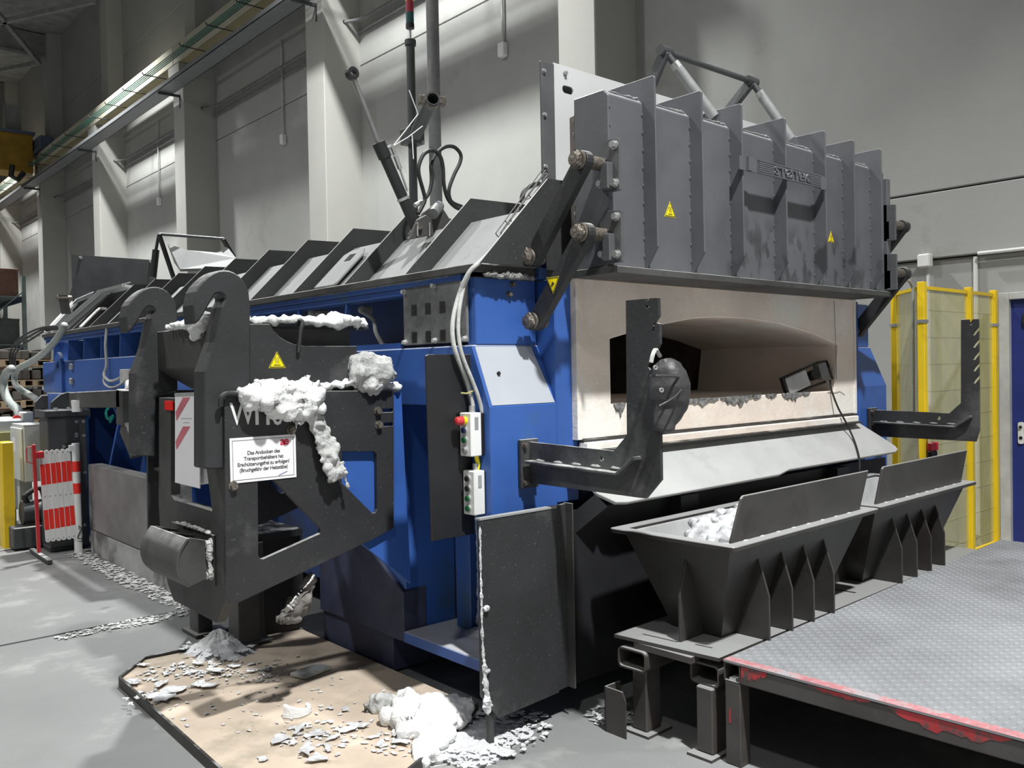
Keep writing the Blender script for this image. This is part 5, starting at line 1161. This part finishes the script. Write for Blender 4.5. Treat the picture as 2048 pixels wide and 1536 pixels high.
# dusty cable channels climbing the rear roof
for k, (pa, pb_, pc) in enumerate((((125, 655), (205, 585), (255, 572)), ((95, 665), (150, 605), (185, 590)))):
    cc = thing('cable_channel', ('dust covered wide cable channel' if k == 0 else 'narrow grey wire tray')+' climbing the rear roof slope', 'cable channel', P(*pa, 'X', 2.5))
    v = [P(*pa, 'X', 2.48), P(*pb_, 'X', 2.80), P(*pc, 'X', 2.98)]
    w = .09 if k == 0 else .05
    for i in range(2): B().bar(v[i], v[i+1], w*2, .03).build('channel', 'dust_sheet' if k == 0 else 'zinc', cc)
    for i in range(2):
        for s_ in (-1, 1): B().cyl(v[i]+Vector((0, w*s_, .03)), v[i+1]+Vector((0, w*s_, .03)), .006, 6).build('edge_wire', 'zinc', cc)
bt = thing('bent_tube', 'bent bright tube rail lying between the rear roof fins', 'tube', P(165, 655, 'X', 2.5))
B().tube(spline([P(160, 655, 'X', 2.5), P(180, 635, 'X', 2.62), P(197, 619, 'X', 2.72), P(204, 617, 'X', 2.76), P(214, 618, 'X', 2.8)], 5), .014, 8).build('tube', 'cable_grey', bt)

# ------------------------------------------------------------------ hoses and devices at the far left
def hose(name, label, pts, x, r, m='conduit_grey'):
    xs_ = x if isinstance(x, list) else [x]*len(pts)
    return tag(B().tube(spline([P(a, b, 'X', xx_) for (a, b), xx_ in zip(pts, xs_)], 7), r, 12).build(name, m, smooth=180), label, 'hose')
hose('corrugated_hose', 'grey corrugated hose curving from the roof channel down to the gate post', [(129, 650), (122, 664), (112, 680), (97, 697), (80, 712), (57, 726), (37, 737), (29, 752), (31, 769), (43, 780), (60, 790), (76, 800)], 2.36, .034)
hose('corrugated_hose', 'grey corrugated hose dropping into the pale cabinet', [(23, 737), (12, 748), (7, 765), (10, 786), (20, 805), (35, 819), (42, 838)], 2.2, .045)
for k in range(3):
    hose('thin_hose', 'thin dark hose arching over the rear end of the furnace', [(122, 652+3*k), (86+k*3, 655+3*k), (57+5*k, 666+5*k), (36+6*k, 680+4*k), (25+6*k, 694+3*k), (20+5*k, 714), (21+5*k, 740)], 2.45+.02*k, .012, 'rubber_hose')['group'] = 'thin dark hoses at the rear end'
# gate post with pivot and swing arm
yg = 8.72; g0, g1 = P(98, 960, 'Y', yg), P(176, 960, 'Y', yg); gz = P(130, 833, 'Y', yg).z
gp = thing('gate_post', 'black boxed steel gate post with pivot bracket beside the barrier', 'post', ((g0.x+g1.x)/2, yg, 0))
bx(g0.x, g1.x, yg, yg+.3, .05, gz).build('post', 'post_dark', gp, bevel=.006)
bx(g0.x+.0, g1.x-.05, yg+.02, yg+.28, 0, .06).build('foot', 'sooty_steel', gp, bevel=.01)
bx(g0.x-.03, g1.x+.03, yg-.03, yg+.33, gz, gz+.06).build('top_plate', 'post_dark', gp, bevel=.004)
for px in (112, 138, 165): bolt(gp, (P(px, 822, 'Y', yg-.01).x, yg, gz+.06), (0, 0, 1), .02, .02)
B().prism(XZ([(102, 818), (102, 805), (122, 788), (136, 784), (147, 785), (148, 818)], yg+.05), 'Y', yg+.05, yg+.09).build('cheek', 'post_dark', gp, bevel=.004)
B().prism(XZ([(70, 818), (70, 805), (85, 790), (96, 790), (97, 818)], yg+.2), 'Y', yg+.2, yg+.24).build('cheek', 'post_dark', gp, bevel=.004)
for px, py in ((153, 843), (167, 843), (153, 868), (153, 872), (168, 871), (128, 893), (170, 945), (170, 1050)): bolt(gp, P(px, py, 'Y', yg), (0, -1, 0), .012, .01)
sa = thing('swing_arm', 'dark grey cranked swing arm pivoted on the gate post', 'arm', P(200, 800, 'X', 2.2))
v0, v1 = P(150, 800, 'X', 2.22), P(252, 797, 'X', 2.22)
B().bar(v0, v1, .10, .14).build('arm', 'sooty_steel', sa, bevel=.006)
v2 = P(252, 850, 'X', 2.22); B().bar(v1+Vector((0, 0, .07)), v2, .10, .16, (0, 1, 0)).build('drop', 'sooty_steel', sa, bevel=.006)
B().bar(v2, P(275, 905, 'X', 2.25), .08, .16, (0, 1, 0)).build('toe', 'sooty_steel', sa, bevel=.006)
a = P(156, 812, 'X', 2.17); B().cyl((2.165, a.y, a.z-.05), (2.165, a.y, a.z+.05), .045, 14, .05).build('white_cup', 'white_paint', sa, smooth=True)
lump([P(262, 790, 'X', 2.16), P(265, 820, 'X', 2.16), P(266, 845, 'X', 2.16)], [(.012, .012)]*3, 40, 8, .8, 25, up=(1, 0, 0)).build('dust_crust', 'wool_dirty', sa)
tc = thing('tangled_cable', 'loose dusty cables coiled at a small junction box on the blue side beam', 'cable', P(230, 770, 'X', 2.45))
B().tube(spline([P(214, 655, 'X', 2.49), P(211, 690, 'X', 2.47), P(213, 730, 'X', 2.47), P(208, 750, 'X', 2.45), P(220, 762, 'X', 2.44), P(238, 757, 'X', 2.44), P(248, 748, 'X', 2.45)], 6), .013, 8).build('cable', 'cable_grey', tc)
B().tube(spline([P(210, 745, 'X', 2.46), P(208, 765, 'X', 2.44), P(222, 775, 'X', 2.43), P(245, 766, 'X', 2.43), P(262, 744, 'X', 2.45)], 6), .010, 8).build('cable', 'cable_grey', tc)
a = P(255, 752, 'X', 2.46); bx(2.43, 2.5, a.y-.10, a.y+.12, a.z-.07, a.z+.06).build('junction_box', 'cable_grey', tc, bevel=.008)
B().tube(spline([P(218, 815, 'X', 2.4), P(212, 825, 'X', 2.38), P(216, 838, 'X', 2.38), P(226, 832, 'X', 2.4), P(220, 845, 'X', 2.38)], 6), .012, 6).build('teal_wire', 'teal_wire', tc)
wool('fibre_tuft', 'small white fibre tuft on top of the blue bracket by the far hook', [P(262, 775, 'X', 2.3), P(270, 772, 'X', 2.3), P(280, 776, 'X', 2.3)], [(.03, .02), (.05, .035), (.04, .02)], n=60, seed=41)
# white/grey switch cabinet and machine console
yc2 = 9.35; c0 = P(48, 905, 'Y', yc2); c1 = P(92, 905, 'Y', yc2); zt2 = P(60, 852, 'Y', yc2).z; zb2 = P(60, 964, 'Y', yc2).z
sw = thing('switch_cabinet', 'light grey switch cabinet with hinged door beside the yellow post', 'cabinet', (c0.x, yc2, zb2))
yb2 = P(25, 900, 'X', c0.x).y
bx(c0.x, c1.x, yc2, yb2, zb2, zt2).build('body', 'cabinet_grey', sw, bevel=.008)
bx(c0.x-.02, c0.x-.002, yc2+.01, yb2-.01, zb2+.01, zt2-.02).build('door', 'cabinet_grey', sw, bevel=.006)
bx(c0.x-.022, c0.x-.02, yc2+.25, yb2-.1, zb2+.28, zt2-.12).build('door_label', 'paper', sw)
bx(c0.x+.0, c1.x+.02, yc2+.0, yb2, zt2, zt2+.012).build('rain_top', 'cabinet_grey', sw)
bx(c0.x+.03, c1.x-.05, yb2-.12, yb2-.02, .02, zb2).build('stand', 'cabinet_grey', sw)
mc = thing('machine_console', 'pale machine console with a red stop button behind the switch cabinet', 'console', P(20, 900, 'Y', 10.2))
m0, m1 = P(-60, 860, 'Y', 10.1), P(52, 860, 'Y', 10.1)
bx(m0.x, m1.x, 10.1, 10.8, .25, P(20, 838, 'Y', 10.1).z).build('body', 'cabinet_grey', mc, bevel=.02)
bx(m0.x+.1, m1.x-.1, 10.15, 10.7, .0, .25).build('plinth', 'post_dark', mc)
a = P(41, 838, 'Y', 10.0); B().cyl((a.x, a.y+.14, a.z), (a.x, a.y+.2, a.z), .035, 14).build('stop_button', 'button_red', mc)
a = P(55, 843, 'Y', 10.1); bx(a.x-.05, a.x+.06, 10.1, 10.25, a.z-.2, a.z+.1).build('button_housing', 'cabinet_grey', mc, bevel=.01)
bx(m0.x, m1.x-.02, 10.08, 10.1, .75, 1.05).build('yellow_panel', 'yellow_wire', mc)
# dark machinery beneath
dm = thing('pump_unit', 'dark pump unit with hoses on the floor behind the barrier', 'pump', P(60, 1060, 'Y', 9.3))
c_ = P(55, 1045, 'Y', 9.1) + Vector((.02, -.0, 0)); 
bx(c_.x-.15, c_.x+.25, 9.05, 9.3, .02, .22).build('base', 'post_dark', dm, bevel=.01)
B().cyl((c_.x-.05, 9.18, .34), (c_.x+.2, 9.18, .34), .11, 18).build('motor', 'post_dark', dm, smooth=True)
B().tube(spline([(c_.x, 9.15, .42), (c_.x-.03, 9.12, .5), (c_.x+.1, 9.14, .56), (c_.x+.15, 9.18, .44)], 6), .025, 8).build('hose', 'rubber_hose', dm)
# yellow bollard column
yy = P(33, 1097, 'Z', 0); yz = P(20, 884, 'Y', yy.y).z; y2 = P(4, 1090, 'X', P(6, 1095, 'Y', yy.y).x)
yl0 = P(6, 1000, 'Y', yy.y).x
yc_ = thing('yellow_column', 'solid yellow square protection column on the floor', 'bollard', ((yl0+yy.x)/2, yy.y+.1, 0))
bx(yl0, yy.x, yy.y, yy.y+.18, .0, yz).build('column', 'yellow_paint', yc_, bevel=.008)
bx(yl0-.08, yy.x+.06, yy.y-.06, yy.y+.24, 0, .012).build('foot_plate', 'sooty_steel', yc_)

# ------------------------------------------------------------------ folding red and white barrier
br = thing('folding_barrier', 'folded red and white scissor barrier with round white post', 'barrier', (2.224, 8.56, 0))
bp = Vector((2.224, 8.56, 0))
B().cyl(bp, bp+Vector((0, 0, 1.0)), .034, 22).build('round_post', 'white_paint', br, smooth=True)
for pz in ((923, 944), (967, 988)):
    z1_, z0_ = P(153, pz[0], 'Y', 8.52).z, P(153, pz[1], 'Y', 8.52).z
    B().cyl((bp.x, bp.y, z0_), (bp.x, bp.y, z1_), .0348, 22).build('red_band', 'red_reflect', br, smooth=True)
ysl = 8.50
sz = lambda y, x=110: P(x, y, 'Y', ysl).z
sx_ = lambda x: P(x, 990, 'Y', ysl).x
zt3, zb3 = sz(897), sz(1085); W_ = (sx_(146)-sx_(80))/6.2
for k in range(6):
    xc = sx_(84)+W_*(k+.5); tilt = .018
    y_ = ysl+(.008 if k % 2 else 0)
    poly = [(xc-W_*.5-tilt+.0, zt3-.03)]+[(xc-tilt+W_*.5*math.cos(R(180-36*i)), zt3-.03+W_*.5*math.sin(R(180-36*i))) for i in range(1, 5)]+[(xc+W_*.5-tilt, zt3-.03), (xc+W_*.5+tilt, zb3+.03)]
    poly += [(xc+tilt+W_*.5*math.cos(R(-36*i)), zb3+.03+W_*.5*math.sin(R(-36*i))) for i in range(1, 5)]+[(xc-W_*.5+tilt, zb3+.03)]
    s_ = B().prism(poly, 'Y', y_, y_+.005).build('slat', 'white_paint', br, bevel=.001)
    for (pa, pb_) in ((925, 966), (1016, 1056)):
        za, zb_ = sz(pa+2-k*.6), sz(pb_+2-k*.6)
        lx = lambda z: tilt*(1-2*(z-zb3)/(zt3-zb3))
        B().prism([(xc-W_*.5+.002+lx(za), za), (xc+W_*.5-.003+lx(za), za), (xc+W_*.5-.003+lx(zb_), zb_), (xc-W_*.5+.002+lx(zb_), zb_)], 'Y', y_-.001, y_+.001).build('red_patch', 'red_reflect', s_)
    for z in (zt3-.035, (zt3+zb3)/2, zb3+.035): B().cyl((xc+lx(z), y_-.004, z), (xc+lx(z), y_, z), .006, 8).build('rivet', 'zinc', s_)
B().box(sx_(141), bp.x-.03, ysl-.005, ysl+.03, sz(905), sz(893)).build('bracket', 'white_paint', br)
r0, r1 = P(67, 889, 'Y', 8.42), P(78, 1105, 'Y', 8.42)
B().bar(r0, r1, .028, .028, (0, 1, 0)).build('red_leg', 'red_paint', br, bevel=.003)
f0, f1 = P(64, 1100, 'Z', .03), P(100, 1124, 'Z', .03)
B().bar(f0, f1, .04, .035).build('foot_bar', 'sooty_steel', br, bevel=.003)
bx(r0.x, sx_(86), 8.42, 8.5, sz(913), sz(901)).build('red_bracket', 'red_paint', br)
B().tube([P(66, 893, 'Y', 8.41), P(55, 895, 'Y', 8.41), P(53, 900, 'Y', 8.41), P(54, 924, 'Y', 8.41), P(67, 927, 'Y', 8.41)], .005, 6).build('handle', 'red_paint', br)
B().tube(spline([P(157, 1052, 'Y', 8.51), P(163, 1058, 'Y', 8.50), P(158, 1068, 'Y', 8.50), P(156, 1076, 'Y', 8.50), P(164, 1077, 'Y', 8.50), P(166, 1068, 'Y', 8.50)], 4), .005, 5).build('chain_hook', 'beam_steel', br)

# ------------------------------------------------------------------ yellow machine fence
fe = thing('machine_fence', 'yellow wire mesh machine guard fence between the furnace and the blue door', 'fence', (7, 2.8, 0))
YFc = 2.8
posts = [P(x, 700, 'Y', YFc) for x in (1845, 1938, 1988)]; pa = P(1791, 700, 'X', 6.9)
pp = [Vector((pa.x, pa.y, 0))]+[Vector((p.x, YFc, 0)) for p in posts]
zf = [2.27, 2.18, 2.18, 2.18]
for k, p in enumerate(pp):
    bx(p.x-.026, p.x+.026, p.y-.026, p.y+.026, .012, zf[k]).build('post', 'yellow_paint', fe, bevel=.004)
    bx(p.x-.06, p.x+.06, p.y-.06, p.y+.06, 0, .012).build('post_foot', 'yellow_paint', fe)
    bx(p.x-.032, p.x+.032, p.y-.032, p.y+.032, 1.88, 1.905).build('clamp', 'zinc', fe)
for k in range(3):
    a, b_ = pp[k], pp[k+1]; d = (b_-a); Ld = d.length; d = d/Ld; z0_, z1_ = .08, 2.14
    for z in (z0_, z1_): B().bar(a+Vector((0, 0, z))+d*.036, b_+Vector((0, 0, z))-d*.036, .025, .025).build('frame_rail', 'yellow_paint', fe)
    w = B(); s_ = .05; nrm = Vector((d.y, -d.x, 0))
    while s_ < Ld-.04:
        c_ = a+d*s_; w.obox(c_+Vector((0, 0, (z0_+z1_)/2)), d*.001, nrm*.001, Vector((0, 0, (z1_-z0_)/2))); s_ += .013
    z = z0_+.1
    while z < z1_:
        w.obox((a+b_)/2+Vector((0, 0, z))+nrm*.003, d*(Ld/2-.04), nrm*.001, Vector((0, 0, .001))); z += .2
    stuff(w.build('wire_mesh', 'yellow_wire', fe))
c_ = P(1858, 893, 'Y', YFc-.04)
bx(c_.x-.03, c_.x+.07, c_.y-.04, c_.y, c_.z-.03, c_.z+.03).build('safety_switch', 'red_paint', fe, bevel=.006)
bx(c_.x-.03, c_.x+.05, c_.y-.04, c_.y, c_.z-.12, c_.z-.03).build('switch_body', 'plastic_black', fe, bevel=.006)
B().tube(spline([P(1806, 562, 'Y', 2.9), P(1815, 561, 'Y', 2.9), P(1822, 568, 'Y', 2.9), P(1826, 590, 'Y', 2.9), P(1827, 700, 'Y', 2.9), P(1828, 830, 'Y', 2.9)], 6), .010, 8).build('fence_cable', 'conduit_grey', fe)

# ------------------------------------------------------------------ storage rack far behind on the left
rk = thing('pallet_rack', 'grey green pallet rack with loaded levels standing along the wall beyond the last pillar', 'rack', (6.6, 38, 0))
zs = [1.15, 2.7, 4.3]; yu = [32.6, 35.4, 38.2, 41, 43.8]
for y in yu:
    for x in (5.9, 7.0): bx(x-.06, x+.06, y-.05, y+.05, 0, 5.0).build('upright', 'rack_green', rk)
    for z in (.6, 2.0, 3.5): B().bar((5.9, y, z), (7.0, y, z+1.0), .04, .04, (0, 1, 0)).build('brace', 'rack_green', rk)
for z in zs:
    for x in (5.88, 7.0): bx(x-.03, x+.03, yu[0], yu[-1], z-.14, z).build('beam', 'rack_blue', rk)
    bx(5.9, 7.0, yu[0], yu[-1], z, z+.03).build('shelf_deck', 'rack_green', rk)
rg2 = random.Random(5)
kinds = [('carton', 'carton', 'brown carton'), ('white_canister', 'white_paint', 'white canister'), ('red_crate', 'stock_red', 'dull red crate'), ('dark_bin', 'post_dark', 'dark bin')]
for z, lev in zip([.0]+zs, ('bottom', 'lower', 'middle', 'top')):
    y = yu[0]+.25
    while y < yu[-1]-1.2:
        w_ = rg2.uniform(.5, 1.2); nm, mm, lb = rg2.choice(kinds); h_ = rg2.uniform(.5, 1.05)
        if any(y < q+.1 and y+w_ > q-.1 for q in yu[1:-1]): y += .3; continue
        zz = z+.032 if z else .005
        b = B().box(6.05, 6.9, y, y+w_, zz, zz+h_)
        if nm != 'white_canister': b.box(6.04, 6.91, y-.01, y+w_+.01, zz+h_-.06, zz+h_+.005)
        else: b.cyl((6.4, y+w_/2, zz+h_), (6.4, y+w_/2, zz+h_+.1), .08, 10)
        tag(b.build(nm, mm, bevel=.01), lb+' standing on the '+lev+' level of the pallet rack', nm.split('_')[-1], nm.replace('_', ' ')+'s on the pallet rack'); y += w_+rg2.uniform(.05, .3)
# pallets of dark goods stacked behind the console
for k, (px, py, yy_) in enumerate(((2, 800, 17.0), (66, 800, 17.6))):
    c_ = P(px, py, 'Y', yy_)
    ps = thing('pallet_stack', ('stack of dark castings on pallets behind the pale console', 'stack of dark castings on pallets below the corrugated hoses')[k], 'pallet stack', (c_.x, yy_+.4, 0), 'pallet stacks behind the console')
    for lv in range(6):
        z0_ = lv*.36; bx(c_.x-.38, c_.x+.38, yy_, yy_+.9, z0_+.005, z0_+.03).build('pallet_board', 'carton', ps)
        for xx_ in (-.36, 0, .3): bx(c_.x+xx_, c_.x+xx_+.08, yy_, yy_+.9, z0_+.03, z0_+.11).build('pallet_runner', 'carton', ps)
        bx(c_.x-.38, c_.x+.38, yy_, yy_+.9, z0_+.11, z0_+.13).build('pallet_board', 'carton', ps)
        for j in range(4): bx(c_.x-.36+.18*j, c_.x-.36+.18*j+.15, yy_+.02, yy_+.85, z0_+.13, z0_+.13+rg2.uniform(.12, .22)).build('casting', 'trash_dark', ps, bevel=.02)
